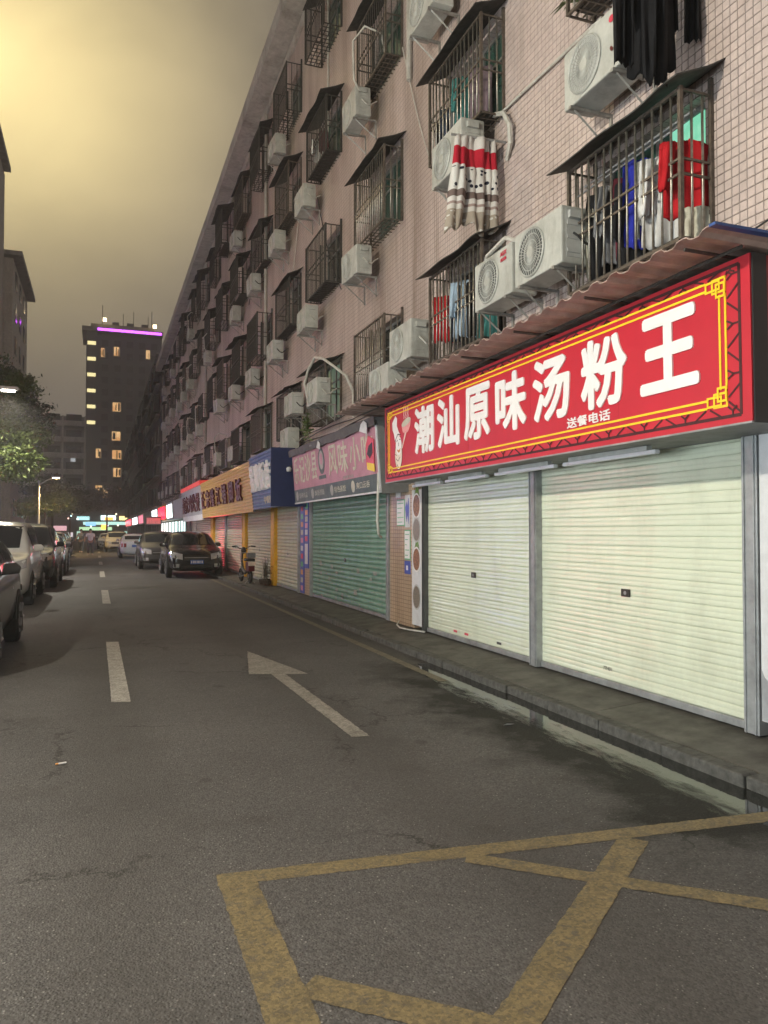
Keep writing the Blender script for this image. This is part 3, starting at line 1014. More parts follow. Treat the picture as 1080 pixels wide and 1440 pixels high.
for c in range(COLS):
    for r in range(4):
        if (c, r) in occupied or (r == 0 and c < 5) or (c < 2 and r > 1): continue
        if rnd.random() < (.40 if r == 0 else .46) and (c, r) not in ((2, 1), (3, 1), (3, 2), (4, 1), (4, 3)): continue
        y = Y0 + DY * c + CW - .55 + rnd.uniform(-.1, .25)
        z = ROWZ[r] - .68 + rnd.choice((0, 0, .06, .12)) + (.72 if r == 0 else 0)
        q = place_ac(y, z, f'white air conditioner, {FLOOR[r]} floor, just beyond {ORD[c]} window column from the right', 0 if rnd.random() < .7 else 1)
        q.rotation_euler = (rnd.uniform(-.02, .02), rnd.uniform(-.03, .03), rnd.uniform(-.05, .05)); q.location.x += rnd.uniform(-.05, .06)
        if rnd.random() < .35 and c < 12:
            zt = .9 + rnd.random() * .4
            MB().tube([(.15, .05, .4), (-.05, -.1, .6), (-.1, -.25, zt), (.05, -.5, zt + .15), (.35, -.55, zt + .05), (.43, -.55, zt - .4)], .022, 5).build('looped_pipe', M['hose'], q)

face_text(a2, 'AUX', -.24, -.10, .46, .51, M['poster_red'])
face_text(a2, '奥克斯', -.235, -.105, .40, .44, M['poster_red'])
em = MB().ellipse((0, 0), .032, .03, 0, .004).build('emblem', M['poster_red'], a1, loc=(-.004, .14, .46))
em.rotation_euler = (R(90), 0, R(-90))
e2 = MB().ellipse((0, 0), .016, .028, 0, .004, rot=.6).build('emblem', M['maroon'], a1, loc=(-.004, .14, .20))
e2.rotation_euler = (R(90), 0, R(-90))
# ================================================================== SHOP FRONTS
SLAT_H = .09
def slat_mesh(prof):
    b = MB()
    n = len(prof)
    vs = [(x, 0, z) for x, z in prof] + [(x, 1, z) for x, z in prof]
    b.add(vs, [(i, i + 1, n + i + 1, n + i) for i in range(n - 1)])
    return b
FLAT_SLAT = [(0, 0), (-.006, .0012), (-.0090, .006), (-.0102, .022), (-.0102, .0405), (-.0088, .0435), (-.0088, .0465), (-.0102, .0495), (-.0102, .068), (-.0090, .084), (-.006, .0888), (0, .09)]
ROUND_SLAT = [(0, 0), (-.008, .004), (-.019, .018), (-.025, .036), (-.026, .050), (-.022, .068), (-.012, .082), (-.003, .0885), (0, .09)]
def slat_set(prof, mat):
    b = slat_mesh(prof); m_ = b.mesh('slat', fix=False); m_.materials.append(mat)
    m_.polygons.foreach_set('use_smooth', [True] * len(m_.polygons))
    return m_
SLATS = {'pale': slat_set(FLAT_SLAT, M['shutter_pale']), 'green': slat_set(ROUND_SLAT, M['shutter_green']), 'grey': slat_set(ROUND_SLAT, M['shutter_grey'])}
def shutter(ya, yb, z0, z1, kind, label, x=FX, lock=True, tilt=.004):
    q = empty('roller_shutter', (x, ya, z0))
    w = yb - ya
    n = int((z1 - z0 - .06) / SLAT_H + .999)
    MB().box((-.035, .01, .002), (.01, w - .01, .06)).build('bottom_bar', M['steel'], q, bevel=.006)
    for i in range(n):
        o = obj_from(SLATS[kind], 'slat', q, (.004 + rnd.uniform(-.0012, .0012), 0, .06 + i * SLAT_H), (1, w, 1))
        o.rotation_euler = (0, rnd.uniform(-tilt, tilt) * 3, rnd.uniform(-tilt, tilt) * .12)
    if lock:
        lk_ = MB().box((-.022, w * .5 - .06, .86), (-.010, w * .5 + .06, .93)).build('lock_plate', M['dark_iron'], q, bevel=.004)
        MB().cyl((-.026, w * .5, .895), (-.02, w * .5, .895), .018, 12).build('keyhole', M['steel'], lk_)
    tag(q, label, 'shutter')
    return q
def post(ya, yb, z0, z1, mat, label, name='post', x0=4.44, x1=4.6):
    q = MB().box((x0, ya, z0), (x1, yb, z1))
    q.box((x0 - .012, ya + .018, z0), (x0, ya + .03, z1)).box((x0 - .012, yb - .03, z0), (x0, yb - .018, z1))
    o = q.build(name, mat, bevel=.003)
    return tag(o, label, 'post')
GZ = .145
s1 = shutter(4.38, 7.215, GZ, 2.29, 'pale', 'wide pale green roller shutter at the right under the red sign')
s2 = shutter(7.365, 10.28, GZ, 2.29, 'pale', 'pale green roller shutter left of the steel post under the red sign')
text('lettering', '77H01', 0, .12, 0, .035, 0, M['grille_dark'], s1, .0, .002).matrix_basis = Matrix(((0, 0, -1, -.018), (-1, 0, 0, 1.75), (0, 1, 0, .15), (0, 0, 0, 1)))
for yy, mt in ((1.95, 'poster_red'), (1.62, 'poster_red'), (.75, 'grille_dark')):
    st_ = MB().box((-.0125, yy, .10), (-.0108, yy + .11, .13)).build('sticker', M[mt], s2)
post(7.215, 7.365, .14, 2.3, M['steel'], 'grey steel post between the two pale shutters', x0=4.42)
post(4.24, 4.38, .14, 2.3, M['steel'], 'grey steel post at the right end of the pale shutters', x0=4.42)
post(10.28, 10.37, .14, 2.3, M['grille_dark'], 'dark steel post at the left end of the pale shutters', x0=4.43)
shutter(11.9, 16.68, GZ, 2.35, 'green', 'worn green roller shutter under the faded pink sign', tilt=.008)
scr = MB()
for k in range(16):
    y = rnd.uniform(12.3, 16.2); z = .16 + .75 * rnd.random() ** 1.6
    w_, h_ = rnd.uniform(.05, .2), rnd.uniform(.03, .10)
    scr.box((4.473, y, z), (4.4745, y + w_, z + h_))
tag(scr.build('sticker_scraps', M['cream_dim']), 'torn paper scraps stuck on the lower green shutter', 'sticker', kind='stuff')
post(11.76, 11.9, .14, 2.3, M['steel'], 'weathered grey post right of the green shutter')
post(16.68, 16.8, .14, 2.3, M['steel'], 'grey post left of the green shutter')
shutter(17.94, 20.36, GZ, 2.3, 'grey', 'pale metallic roller shutter beside the blue poster strip', tilt=.012)
post(17.8, 17.94, .14, 2.3, M['steel'], 'thin grey post right of the metallic shutter')
post(20.36, 20.8, .14, 2.3, M['yellow_post'], 'yellow post left of the metallic shutter', x0=4.40)
shutter(20.8, 24.77, GZ, 2.3, 'grey', 'grey roller shutter behind the electric scooter', tilt=.012)
post(24.77, 25.3, .14, 2.3, M['yellow_post'], 'yellow post behind the scooter handlebar', x0=4.40)
shutter(25.3, 29.0, GZ, 2.3, 'grey', 'grey roller shutter right of the black car', tilt=.012)
post(29.0, 29.3, .14, 2.3, M['steel'], 'grey post beyond the scooter shutters')
shutter(29.3, 32.2, GZ, 2.3, 'grey', 'narrow roller shutter above the black car roof', tilt=.012)
post(32.2, 32.9, .14, 2.3, M['yellow_post'], 'yellow post behind the black car', x0=4.40)
shutter(32.9, 40.5, GZ, 2.3, 'grey', 'roller shutter behind the black and grey cars', lock=False)

# wall between the shops
pil = MB().box((4.46, 10.76, .14), (4.6, 11.76, 2.32)).build('pilaster', M['pilaster_tile'])
tag(pil, 'beige tiled pilaster between the pale and green shutters', 'pilaster')
pil2 = MB().box((4.47, 16.8, .14), (4.6, 17.8, 2.3)).build('pilaster', M['pilaster_tile'])
tag(pil2, 'beige tiled pilaster behind the blue poster strips', 'pilaster')
# narrow white food board left of the shutter
def bowl(parent, x, y, a, b, mats, leaf=False):
    o = MB().ellipse((x, y), a, b, .006, .010).build('plate_picture', M['letter_white'] if mats != 'dark' else M['grille_grey'], parent)
    MB().ellipse((x, y), a * .86, b * .86, .0102, .012).build('food', M[{'brown': 'food_brown', 'green': 'food_green', 'dark': 'food_dark'}[mats]], o)
    if leaf:
        MB().prism([(x - a * .6, y + b * .7), (x - a * .1, y + b * 1.5), (x + a * .3, y + b * 1.7), (x + a * .7, y + b * .75)], .006, .0095).build('leaf_picture', M['food_green'], parent)
fb = face_root('food_board', 4.44, 10.76, .2)
tag(fb, 'narrow white board with dish pictures left of the pale shutter', 'board')
MB().box((0, 0, -.03), (.37, 2.02, .005)).build('panel', M['sign_white'], fb)
for yy, k, lf in ((.42, 'dark', 0), (.98, 'brown', 1), (1.42, 'dark', 0), (1.78, 'brown', 1)):
    bowl(fb, .18, yy, .15, .19, k, lf)
# white menu wall at the right edge of the frame
mw = face_root('menu_board', 4.44, 4.23, .2)
tag(mw, 'white menu board with food pictures at the right edge', 'board')
MB().box((0, .05, -.05), (1.6, 2.1, .005)).build('panel', M['sign_white'], mw)
for (xx, yy, k) in ((.25, 1.37, 'brown'), (.25, 1.0, 'green'), (.26, .74, 'brown'), (.75, 1.2, 'dark'), (.8, .7, 'green')):
    bowl(mw, xx, yy, .17, .13, k)
mt = MB().prism([(0.003, .055), (.0, .42), (.03, .36), (.06, .34), (.10, .24), (.16, .3), (.2, .20), (.45, .28), (.8, .2), (1.2, .26), (1.59, .22), (1.59, .055)], .0052, .008).build('hill_print', M['sign_grey'], mw)
# posters, notices and meters on the pilaster
def plaque(name, X, Y, Z, w, h, mat, label, cat='notice', inner=None, lines=0, rim=None):
    q = face_root(name, X, Y, Z)
    MB().box((0, 0, -.02), (w, h, .0)).build('frame', mat, q, bevel=.004)
    if inner:
        MB().box((.018, .018, .0005), (w - .018, h - .018, .004)).build('sheet', inner, q)
    for k in range(lines):
        y = h * (.85 - .7 * k / max(1, lines - 1))
        MB().box((.04, y - .006, .0042), (w - .04 - .05 * ((k * 7) % 3), y + .006, .0052)).build('print_line', M['poster_green'], q)
    return tag(q, label, cat)
plaque('notice', 4.455, 11.45, 1.68, .34, .42, M['poster_green'], 'green framed certificate on the beige pilaster', inner=M['letter_white'], lines=5)
plaque('notice', 4.455, 11.12, 1.16, .24, .46, M['poster_green'], 'narrow green framed notice below the certificate', inner=M['letter_white'], lines=5)
mq = plaque('notice', 4.455, 11.12, .94, .24, .20, M['poster_blue'], 'small dark blue notice with white square under the green ones')
MB().box((.08, .06, .001), (.15, .13, .004)).build('print', M['letter_white'], mq)
plaque('meter_box', 4.455, 11.5, 2.13, .22, .18, M['sign_white'], 'small white meter box at the top of the beige pilaster', 'meter box', inner=M['letter_white'])
mp_ = plaque('notice', 4.455, 11.10, 1.66, .20, .5, M['sign_white'], 'blue and white paper right of the certificate')
MB().prism([(.02, .30), (.06, .40), (.1, .32), (.15, .46), (.18, .3), (.16, .05), (.12, .2), (.08, .08)], .001, .004).build('print', M['poster_blue'], mp_)
# blue poster strips with coloured squares left of the green shutter
for k, (ya, wd, lab) in enumerate(((17.72, .34, 'left blue poster strip with coloured squares beside the green shutter'), (17.33, .36, 'right blue poster strip with a paper notice beside the green shutter'))):
    q = face_root('poster_strip', 4.45, ya, .16 if k == 0 else .75)
    hh = 2.1 if k == 0 else 1.5
    MB().box((0, 0, -.02), (wd, hh, .0)).build('sheet', M['poster_blue'], q)
    cols_ = ['poster_pink', 'sign_white', 'poster_red', 'poster_green', 'poster_orange', 'cream']
    n = 11 if k == 0 else 6
    for i in range(n):
        y0 = (.06 + i * .185) if k == 0 else (.62 + i * .15)
        if y0 + .12 > hh: break
        MB().box((.07, y0, .001), (wd - .07, y0 + .115, .004)).build('square', M[cols_[(i * 5 + k * 2) % 6]], q)
    if k: MB().box((.05, .10, .001), (wd - .05, .56, .004)).build('paper', M['sign_white'], q)
    tag(q, lab, 'poster')
hq = MB().tube([(4.0, 11.05, 2.5), (3.98, 11.05, 1.75), (4.02, 11.1, 1.55), (4.1, 11.2, 1.5)], .02).build('hanging_hose', M['hose'])
tag(hq, 'white hose hanging in front of the green shutter edge', 'hose')
hq = MB().tube([(4.4, 11.2, .2), (4.32, 11.1, .16), (4.25, 10.8, .15), (4.28, 10.5, .152), (4.36, 10.3, .152), (4.4, 10.2, .152)], .012).build('floor_cable', M['hose'])
tag(hq, 'pale cable lying on the pavement at the pilaster foot', 'cable')

# ------------------------------------------------------------------ red sign
SG = face_root('shop_sign', 3.78, 10.15, 2.285, lean=.6)
tag(SG, 'large red sign with white characters and yellow border above pale shutters', 'sign')
SL, SH = 6.5, 1.045
MB().box((0, 0, -.03), (SL, SH, 0)).build('panel', M['red_panel'], SG)
sm_ = MB()
for k in range(1, 5):
    sm_.box((1.3 * k - .002, .004, .0003), (1.3 * k + .002, SH - .004, .0009))
sm_.build('panel_seams', M['red_side'], SG)
bk = MB().box((0.002, .0, -.70), (SL - .02, .02, -.031)).box((.002, SH - .02, -.70), (SL - .02, SH, -.031)).box((.002, .02, -.70), (.03, SH - .02, -.031))
bk.build('box_frame', M['grey_sheet'], SG)
MB().box((SL - .018, .0, -.70), (SL + .0, SH, -.13)).build('side_panel', M['red_side'], SG)
MB().box((SL + .0005, -.012, -.125), (SL + .012, SH + .004, -.012)).build('corner_trim', M['black'], SG)
MB().box((SL - .012, 0, -.129), (SL, SH, -.031)).build('corner_panel', M['black'], SG)
MB().box((0, -.012, -.02), (SL, -.001, .004)).build('bottom_trim', M['steel'], SG)
bx0, bx1, by0, by1 = .13, 6.30, .125, .955
yb_ = MB()
for o_ in (0, .05):
    t_ = .008
    cx = .17
    for yy in (by0 + o_, by1 - o_):
        yb_.box((bx0 + cx, yy - t_, .001), (bx1 - cx, yy + t_, .005))
    for xx in (bx0 + o_, bx1 - o_):
        yb_.box((xx - t_, by0 + cx * .62, .001), (xx + t_, by1 - cx * .62, .005))
yb_.build('border', M['yellow_print'], SG)
def ring(x, y, w, h, z):
    t_ = .0075
    kn.box((x - w, y - h, z), (x + w, y - h + 2 * t_, z + .003)); kn.box((x - w, y + h - 2 * t_, z), (x + w, y + h, z + .003))
    kn.box((x - w, y - h + 2 * t_, z), (x - w + 2 * t_, y + h - 2 * t_, z + .003)); kn.box((x + w - 2 * t_, y - h + 2 * t_, z), (x + w, y + h - 2 * t_, z + .003))
for cx_, sx_ in ((bx0, 1), (bx1, -1)):
    for cy_, sy_ in ((by0, 1), (by1, -1)):
        kn = MB()
        ring(cx_ + sx_ * .055, cy_ + sy_ * .04, .062, .05, .001)
        ring(cx_ + sx_ * .105, cy_ + sy_ * .035, .066, .036, .0045)
        ring(cx_ + sx_ * .035, cy_ + sy_ * .075, .042, .05, .008)
        kn.build('border_knot', M['yellow_print'], SG)
lt = MB()
lx0, lx1, ly0, ly1 = .055, 6.415, .05, 1.005
for a, b in (((lx0, ly0), (lx1, ly0)), ((lx1, ly0), (lx1, ly1)), ((lx1, ly1), (lx0, ly1)), ((lx0, ly1), (lx0, ly0))):
    lt.bar(a, b, .022, .001, .003)
def zig(n, a, b, side):
    for i in range(n):
        f0, f1 = i / n, (i + 1) / n
        k = i % 3
        p = a.lerp(b, f0 + .15 / n); q = a.lerp(b, f1 - .1 / n)
        if k == 0: lt.bar(p, q + side, .013, .0032, .005)
        elif k == 1: lt.bar(p + side, q, .013, .0032, .005)
        else:
            mid = p.lerp(q, .5); lt.bar(mid, mid + side * .55, .013, .0032, .005)
            lt.bar(mid + side * .55, p.lerp(q, .15) + side, .012, .0052, .0065); lt.bar(mid + side * .55, p.lerp(q, .85) + side, .012, .0068, .008)
zig(45, Vector((lx0, ly0)), Vector((lx1, ly0)), Vector((0, .062)))
zig(45, Vector((lx0, ly1)), Vector((lx1, ly1)), Vector((0, -.04)))
zig(9, Vector((lx1, ly0)), Vector((lx1, ly1)), Vector((-.10, 0)))
zig(9, Vector((lx0, ly0)), Vector((lx0, ly1)), Vector((.06, 0)))
lt.build('lattice_print', M['dark_print'], SG)
chars = '潮汕原味汤粉王'
px = [1.10, 1.80, 2.52, 3.24, 3.96, 4.72, 5.47]
for i, ch in enumerate(chars):
    text('letter', ch, px[i], px[i] + .60, .285 + .004 * i, .875, .001, M['letter_white'], SG, bold=.032, ext=.012)
text('lettering', '送餐电话', 4.50, 5.10, .195, .285, .001, M['letter_white'], SG, bold=.02, ext=.006)
# cook holding up a steaming bowl, printed at the left end
ck = MB()
ck.ellipse((.52, .34), .135, .20, .001, .003).build('cook_outline', M['dark_print'], SG)
MB().ellipse((.52, .34), .125, .19, .0032, .004).build('cook_body', M['skin_print'], SG)
MB().ellipse((.53, .47), .105, .13, .0042, .005, rot=.1).build('cook_face', M['letter_white'], SG)
hat = MB().prism([(.40, .52), (.36, .64), (.31, .70), (.30, .80), (.36, .84), (.42, .88), (.48, .84), (.47, .74), (.53, .66), (.60, .60), (.50, .60)], .0032, .0048)
hat.build('cook_hat', M['letter_white'], SG)
MB().prism([(.385, .535), (.40, .525), (.50, .615), (.61, .60), (.615, .612), (.50, .63)], .005, .006).build('hat_band', M['dark_print'], SG)
MB().prism([(.64, .72), (.96, .78), (.94, .69), (.87, .62), (.76, .60), (.68, .63)], .001, .003).build('bowl', M['pink_print'], SG)
MB().ellipse((.80, .75), .16, .045, .0032, .0042, rot=.17).build('noodles', M['cream'], SG)
MB().prism([(.63, .42), (.66, .42), (.80, .61), (.76, .62)], .001, .003).build('arm', M['skin_print'], SG)
stm = MB()
for k in range(3):
    x_ = .72 + .07 * k
    for j in range(5):
        stm.bar((x_ + .012 * (j % 2), .80 + .03 * j), (x_ + .012 * ((j + 1) % 2), .83 + .03 * j), .012, .001, .003)
stm.build('steam', M['letter_white'], SG)
sm = MB().prism([(.47, .42), (.50, .385), (.54, .37), (.58, .385), (.60, .43), (.54, .405)], .0052, .0062); sm.build('smile', M['orange_print'], SG)
fe = MB()
for a, b in (((.46, .53), (.50, .545)), ((.56, .55), (.60, .54)), ((.53, .51), (.535, .46))): fe.bar(a, b, .012, .0052, .0062)
for a, b in (((.43, .30), (.50, .26)), ((.50, .26), (.58, .31)), ((.46, .22), (.52, .17)), ((.40, .36), (.46, .34))): fe.bar(a, b, .009, .0042, .0052)
fe.build('face_lines', M['dark_print'], SG)
# lamp tubes under the sign (off)
for k, (ya, yb2) in enumerate(((4.95, 6.25), (6.4, 7.6), (7.8, 8.9), (9.05, 10.0))):
    q = MB().box((4.12, ya, 2.215), (4.17, yb2, 2.25)).build('lamp_tube', M['tube_white'], bevel=.008)
    MB().box((4.12, ya + .1, 2.251), (4.17, yb2 - .1, 2.30)).build('holder', M['grille_grey'], q)
    tag(q, f'unlit white lamp tube under the red sign, {ORD[k]} from the right', 'lamp tube', 'lamp tubes under the red sign')
MB_s = MB().box((4.10, 3.7, 2.305), (4.5, 10.14, 2.315)).build('soffit', M['grey_sheet'], SG)
MB_s.matrix_parent_inverse = SG.matrix_world.inverted()

# ------------------------------------------------------------------ brown corrugated awning over the red sign
def corr_sheet(ya, yb, xo, zo, xi, zi, pitch, amp, mat, name='sheet', parent=None, jag=.03):
    b = MB(); n = int((yb - ya) / pitch * 8)
    vs = []
    for i in range(n + 1):
        y = ya + (yb - ya) * i / n
        ph = (y / pitch) % 1
        z = amp * (1 if ph < .35 else (1 - (ph - .35) / .15 if ph < .5 else (0 if ph < .85 else (ph - .85) / .15)))
        sheet_no = int((y - ya) / .78)
        jx = jag * noise.noise((sheet_no * 7.7, 1, 2))
        vs.append((xo + jx, y, zo + z + jx * .2)); vs.append((xi, y, zi + z))
    fs = [(2 * i, 2 * i + 1, 2 * i + 3, 2 * i + 2) for i in range(n)]
    m0 = len(vs)
    vs += [(x, y, z + .006) for x, y, z in vs]
    fs += [tuple(m0 + k for k in f[::-1]) for f in fs]
    for i in range(n):
        fs.append((2 * i, 2 * i + 2, m0 + 2 * i + 2, m0 + 2 * i))
    b.add(vs, fs)
    return b.build(name, mat, parent, fix=False)
AW = empty('awning', (0, 0, 0))
tag(AW, 'brown corrugated metal awning running above the red sign', 'awning')
corr_sheet(3.55, 11.2, 3.36, 3.37, 4.495, 3.36, .22, .03, M['corr'], parent=AW)
MB().box((3.36, 3.50, 3.395), (4.5, 3.552, 3.412))\
   .build('end_flashing', M['blue_edge'], AW)
ab = MB()
for y in [3.8 + 1.05 * k for k in range(7)]:
    ab.tube([(3.40, y, 3.352), (4.49, y, 3.345)], .012, 4)
ab.tube([(3.66, 3.6, 3.338), (3.66, 11.1, 3.338)], .012, 4)
ab.build('support', M['dark_iron'], AW)
jk = MB()
for k in range(26):
    y = 4.4 + rnd.random() * 5.4; x = rnd.uniform(3.7, 4.3); l_ = rnd.uniform(.15, .7)
    z = 3.405
    jk.box((x, y, z), (x + rnd.uniform(.03, .12), y + l_, z + rnd.uniform(.008, .05)))
jk = jk.build('scrap_pile', M['concrete'])
tag(jk, 'scraps of board and sheet lying on the brown awning', 'scrap', kind='stuff')

# ------------------------------------------------------------------ faded pink banner sign
PS = face_root('shop_sign', 4.02, 16.45, 2.22, lean=4.5)
tag(PS, 'faded pink banner sign with dark lower band above the green shutter', 'sign')
PW, PH = 5.42, 1.06
MB().box((0, .27, -.03), (PW, PH, 0)).build('panel', M['pink_sign'], PS)
MB().box((0, 0, -.03), (PW, .27, 0)).build('lower_band', M['teal_sign'], PS)
MB().box((-.01, -.03, -.035), (PW + .01, -.001, .012)).box((PW + .001, 0, -.035), (PW + .045, PH, .012)).build('frame', M['sign_white'], PS)
MB().box((PW + .05, -.05, -.5), (PW + .075, PH + .05, -.005)).box((-.02, PH + .002, -.5), (PW + .08, PH + .06, .05)).build('box_frame', M['grey_sheet'], PS)
cloth_ = MB()
top = [(0, PH + .06)]
n = 30
vs = []
for i in range(n + 1):
    x = -.06 + (PW + .15) * i / n
    vs.append((x, PH + .075 + .02 * noise.noise((x * 2, 0, 0)), .06)); vs.append((x, PH - .06 - .05 * abs(noise.noise((x * 1.4, 3, 0))), .05 + .03 * noise.noise((x * 3, 5, 1))))
vs += [(x, y, z - .018) for x, y, z in vs]
m0 = 2 * (n + 1)
fs = []
for i in range(n):
    fs += [(2 * i, 2 * i + 1, 2 * i + 3, 2 * i + 2), (m0 + 2 * i, m0 + 2 * i + 2, m0 + 2 * i + 3, m0 + 2 * i + 1), (2 * i + 1, m0 + 2 * i + 1, m0 + 2 * i + 3, 2 * i + 3), (2 * i, 2 * i + 2, m0 + 2 * i + 2, m0 + 2 * i)]
cloth_.add(vs, fs).build('torn_cover', M['grille_dark'], PS)
for i, (ch, xa) in enumerate(zip('乐记沙县风味小吃', (.12, .60, 1.08, 1.56, 2.78, 3.40, 4.06, 4.70))):
    w_ = .40 if i < 4 else .54
    text('letter', ch, xa, xa + w_, .40, .95, .001, M['cream'], PS, bold=.008, ext=.008)
MB().ellipse((2.3, .72), .22, .25, .001, .004).build('emblem', M['teal_sign'], PS)
MB().ellipse((2.3, .74), .15, .18, .0042, .006).build('emblem_ring', M['cream_dim'], PS)
MB().ellipse((2.3, .76), .09, .11, .0062, .008).build('emblem_heart', M['pink_sign'], PS)
MB().box((2.06, .38, .001), (2.54, .45, .004)).build('emblem_bar', M['teal_sign'], PS)
text('lettering', '送餐电话', 3.6, 4.2, .29, .345, .001, M['cream_dim'], PS, .0, .004)
for i, wd in enumerate(('营养炖品', '飘香拌面', '特色蒸饺', '爽口云吞')):
    x_ = .14 + i * 1.26 + (.1 if i > 1 else 0)
    MB().ellipse((x_ + .1, .135), .095, .10, .001, .004).build('dish_picture', M['cream_dim'] if i != 3 else M['cream'], PS)
    text('lettering', wd, x_ + .27, x_ + .95, .08, .19, .001, M['cream_dim'] if i < 2 else M['cream'], PS, .0, .004)
rs = MB().prism([(4.92, .42), (5.28, .36), (5.34, .80), (5.10, .88), (4.96, .74)], .012, .02).build('red_sticker', M['poster_red'], PS)
MB().prism([(4.96, .36), (5.30, .30), (5.31, .42), (4.97, .47)], .0202, .024).build('yellow_strip', M['yellow_print'], PS)
MB().prism([(5.0, .60), (5.12, .52), (5.26, .60), (5.27, .76), (5.1, .72)], .0202, .024).build('dark_print', M['black'], PS)
MB().prism([(4.86, .98), (5.2, .90), (5.24, 1.06), (5.1, 1.12), (4.96, 1.08)], .07, .078).build('white_sheet', M['sign_white'], PS)
MB().prism([(2.28, .98), (2.5, .93), (2.55, 1.03), (2.42, 1.10)], .07, .078).build('white_sheet', M['sign_white'], PS)
lb = empty('bulb_lamp', (4.0, 17.0, 2.95))
tag(lb, 'small unlit bulb lamp between the pink and navy signs', 'lamp')
MB().tube([(0, 0, 0), (.0, 0, .07), (0, 0, .1)], [.05, .06, .03], 10).build('bulb', M['sign_white'], lb)
MB().tube([(0, 0, .1), (.2, .0, .2), (.48, 0, .22)], .012, 6).build('arm', M['dark_iron'], lb)

# ------------------------------------------------------------------ ribbed blue and gold signs
def ribbed(parent, x0, x1, y0, y1, mat, pitch=.085, name='ribbed_panel'):
    b = MB(); n = int((y1 - y0) / pitch)
    vs = []
    pr = []
    for i in range(n):
        y = y0 + (y1 - y0) * i / n; p = (y1 - y0) / n
        pr += [(y, 0), (y + .18 * p, .022), (y + .62 * p, .022), (y + .80 * p, 0)]
    pr.append((y1, 0))
    for y, z in pr: vs += [(x0, y, z), (x1, y, z)]
    b.add(vs, [(2 * i, 2 * i + 1, 2 * i + 3, 2 * i + 2) for i in range(len(pr) - 1)])
    return b.build(name, mat, parent, fix=False)
BS = face_root('shop_sign', 3.8, 20.03, 2.15, lean=6)
tag(BS, 'ribbed blue sign with mirror characters and navy stepped end', 'sign')
ribbed(BS, 0, 2.83, 0, 1.36, M['blue_sign'])
MB().box((0, 0, -.06), (2.83, 1.36, -.001)).build('backing', M['navy'], BS)
for i, ch in enumerate('猪脚饭店'):
    text('letter', ch, .12 + .64 * i, .12 + .64 * i + .56, .45, 1.12, .03, M['letter_white'], BS, bold=.02, ext=.05)
text('lettering', '中餐饭馆', 1.5, 2.7, .12, .30, .024, M['cream'], BS, bold=.02, ext=.01)
MB().box((2.835, 0, -.03), (2.86, 1.36, .03)).build('edge_trim', M['steel'], BS)
ne = MB().prism([(3.62, 2.16), (4.48, 2.16), (4.48, 2.75), (4.18, 2.77), (4.18, 3.5), (3.62, 3.5)], 17.13, 17.17, lambda u, v, w: (u, w, v)).build('end_panel', M['navy'], BS)
ne.matrix_parent_inverse = BS.matrix_world.inverted()
GS = face_root('shop_sign', 3.8, 30.6, 2.1, lean=5)
tag(GS, 'ribbed gold sign with dark red raised characters', 'sign')
ribbed(GS, 0, 10.5, 0, 1.35, M['gold_sign'])
MB().box((0, 0, -.06), (10.5, 1.35, -.001)).build('backing', M['grey_sheet'], GS)
for i, ch in enumerate('正宗隆江猪脚饭'):
    text('letter', ch, .35 + 1.32 * i, .35 + 1.32 * i + .92, .36, 1.0, .03, M['maroon'], GS, bold=.022, ext=.05)
WS = face_root('shop_sign', 3.8, 38.2, 2.05, lean=4)
tag(WS, 'grey white sign with dark outlined characters beyond the gold sign', 'sign')
MB().box((0, .22, -.05), (7.45, 1.38, 0)).build('panel', M['sign_grey'], WS)
MB().box((0, 0, -.05), (7.45, .22, 0)).build('lower_band', M['sign_white'], WS)
for i, ch in enumerate('重庆鸡公煲'):
    text('letter', ch, .4 + 1.35 * i, .4 + 1.35 * i + 1.15, .36, 1.12, .01, M['maroon'], WS, bold=.014, ext=.04)
MB().box((0, 1.385, -.6), (7.45, 1.55, .04)).build('red_strip', emit('red_strip_glow', (1, .08, .06), .5), WS)

# ------------------------------------------------------------------ lit shops farther along the right side
def shop_bay(ya, yb, label, glow, sign_mat, sign_em=None, sign_label=None, body=None, zt=3.25, zb=2.25, lean=3):
    q = empty('lit_shop', (FX, ya, .15))
    w = yb - ya
    MB().box((.02, .06, .0), (.05, w - .06, 2.05)).build('lit_window', glow, q)
    f = MB()
    for y in (0, w * .33, w * .66, w - .06): f.box((-.03, y, 0), (.018, y + .06, 2.05))
    f.box((-.03, .06, 1.0), (.018, w * .33, 1.05)).box((-.03, w * .33 + .06, 1.0), (.018, w * .66, 1.05)).box((-.03, w * .66 + .06, 1.0), (.018, w - .06, 1.05))
    f.build('mullions', M['frame'], q)
    tag(q, label, 'shop front')
    s = face_root('shop_sign', 3.82, yb - .1, zb, lean=lean)
    MB().box((0, 0, -.5), (w - .2, zt - zb, 0)).build('sign_box', sign_mat, s)
    if sign_em: MB().box((w * .08, .12, .002), (w * .86, (zt - zb) - .12, .03)).build('lit_panel', sign_em, s)
    if body:
        n = len(body)
        for i, ch in enumerate(body):
            cw_ = w * .74 / n
            text('letter', ch, w * .1 + i * cw_, w * .1 + (i + .85) * cw_, .22, (zt - zb) - .22, .032, M['letter_white'], s, .02, .02)
    tag(s, sign_label, 'sign')
G_white = glow_var('sign_glow_white', (.95, .97, 1), (.45, .55, .52), 4.2, 3)
G_red = glow_var('sign_glow_red', (1, .02, .05), (.55, .0, .02), 4.5, 6)
G_pink = emit('sign_glow_pink', (1, .25, .35), 1.2)
G_shop = glow_var('shop_light_cool', (.55, .85, .80), (.85, .95, .95), 2.0, 1.2)
G_shop2 = glow_var('shop_light_white', (.95, .93, .85), (.55, .6, .6), 2.4, 1.5)
G_warm = glow_var('shop_light_warm', (1, .75, .45), (.9, .5, .3), 1.0, 1.5)
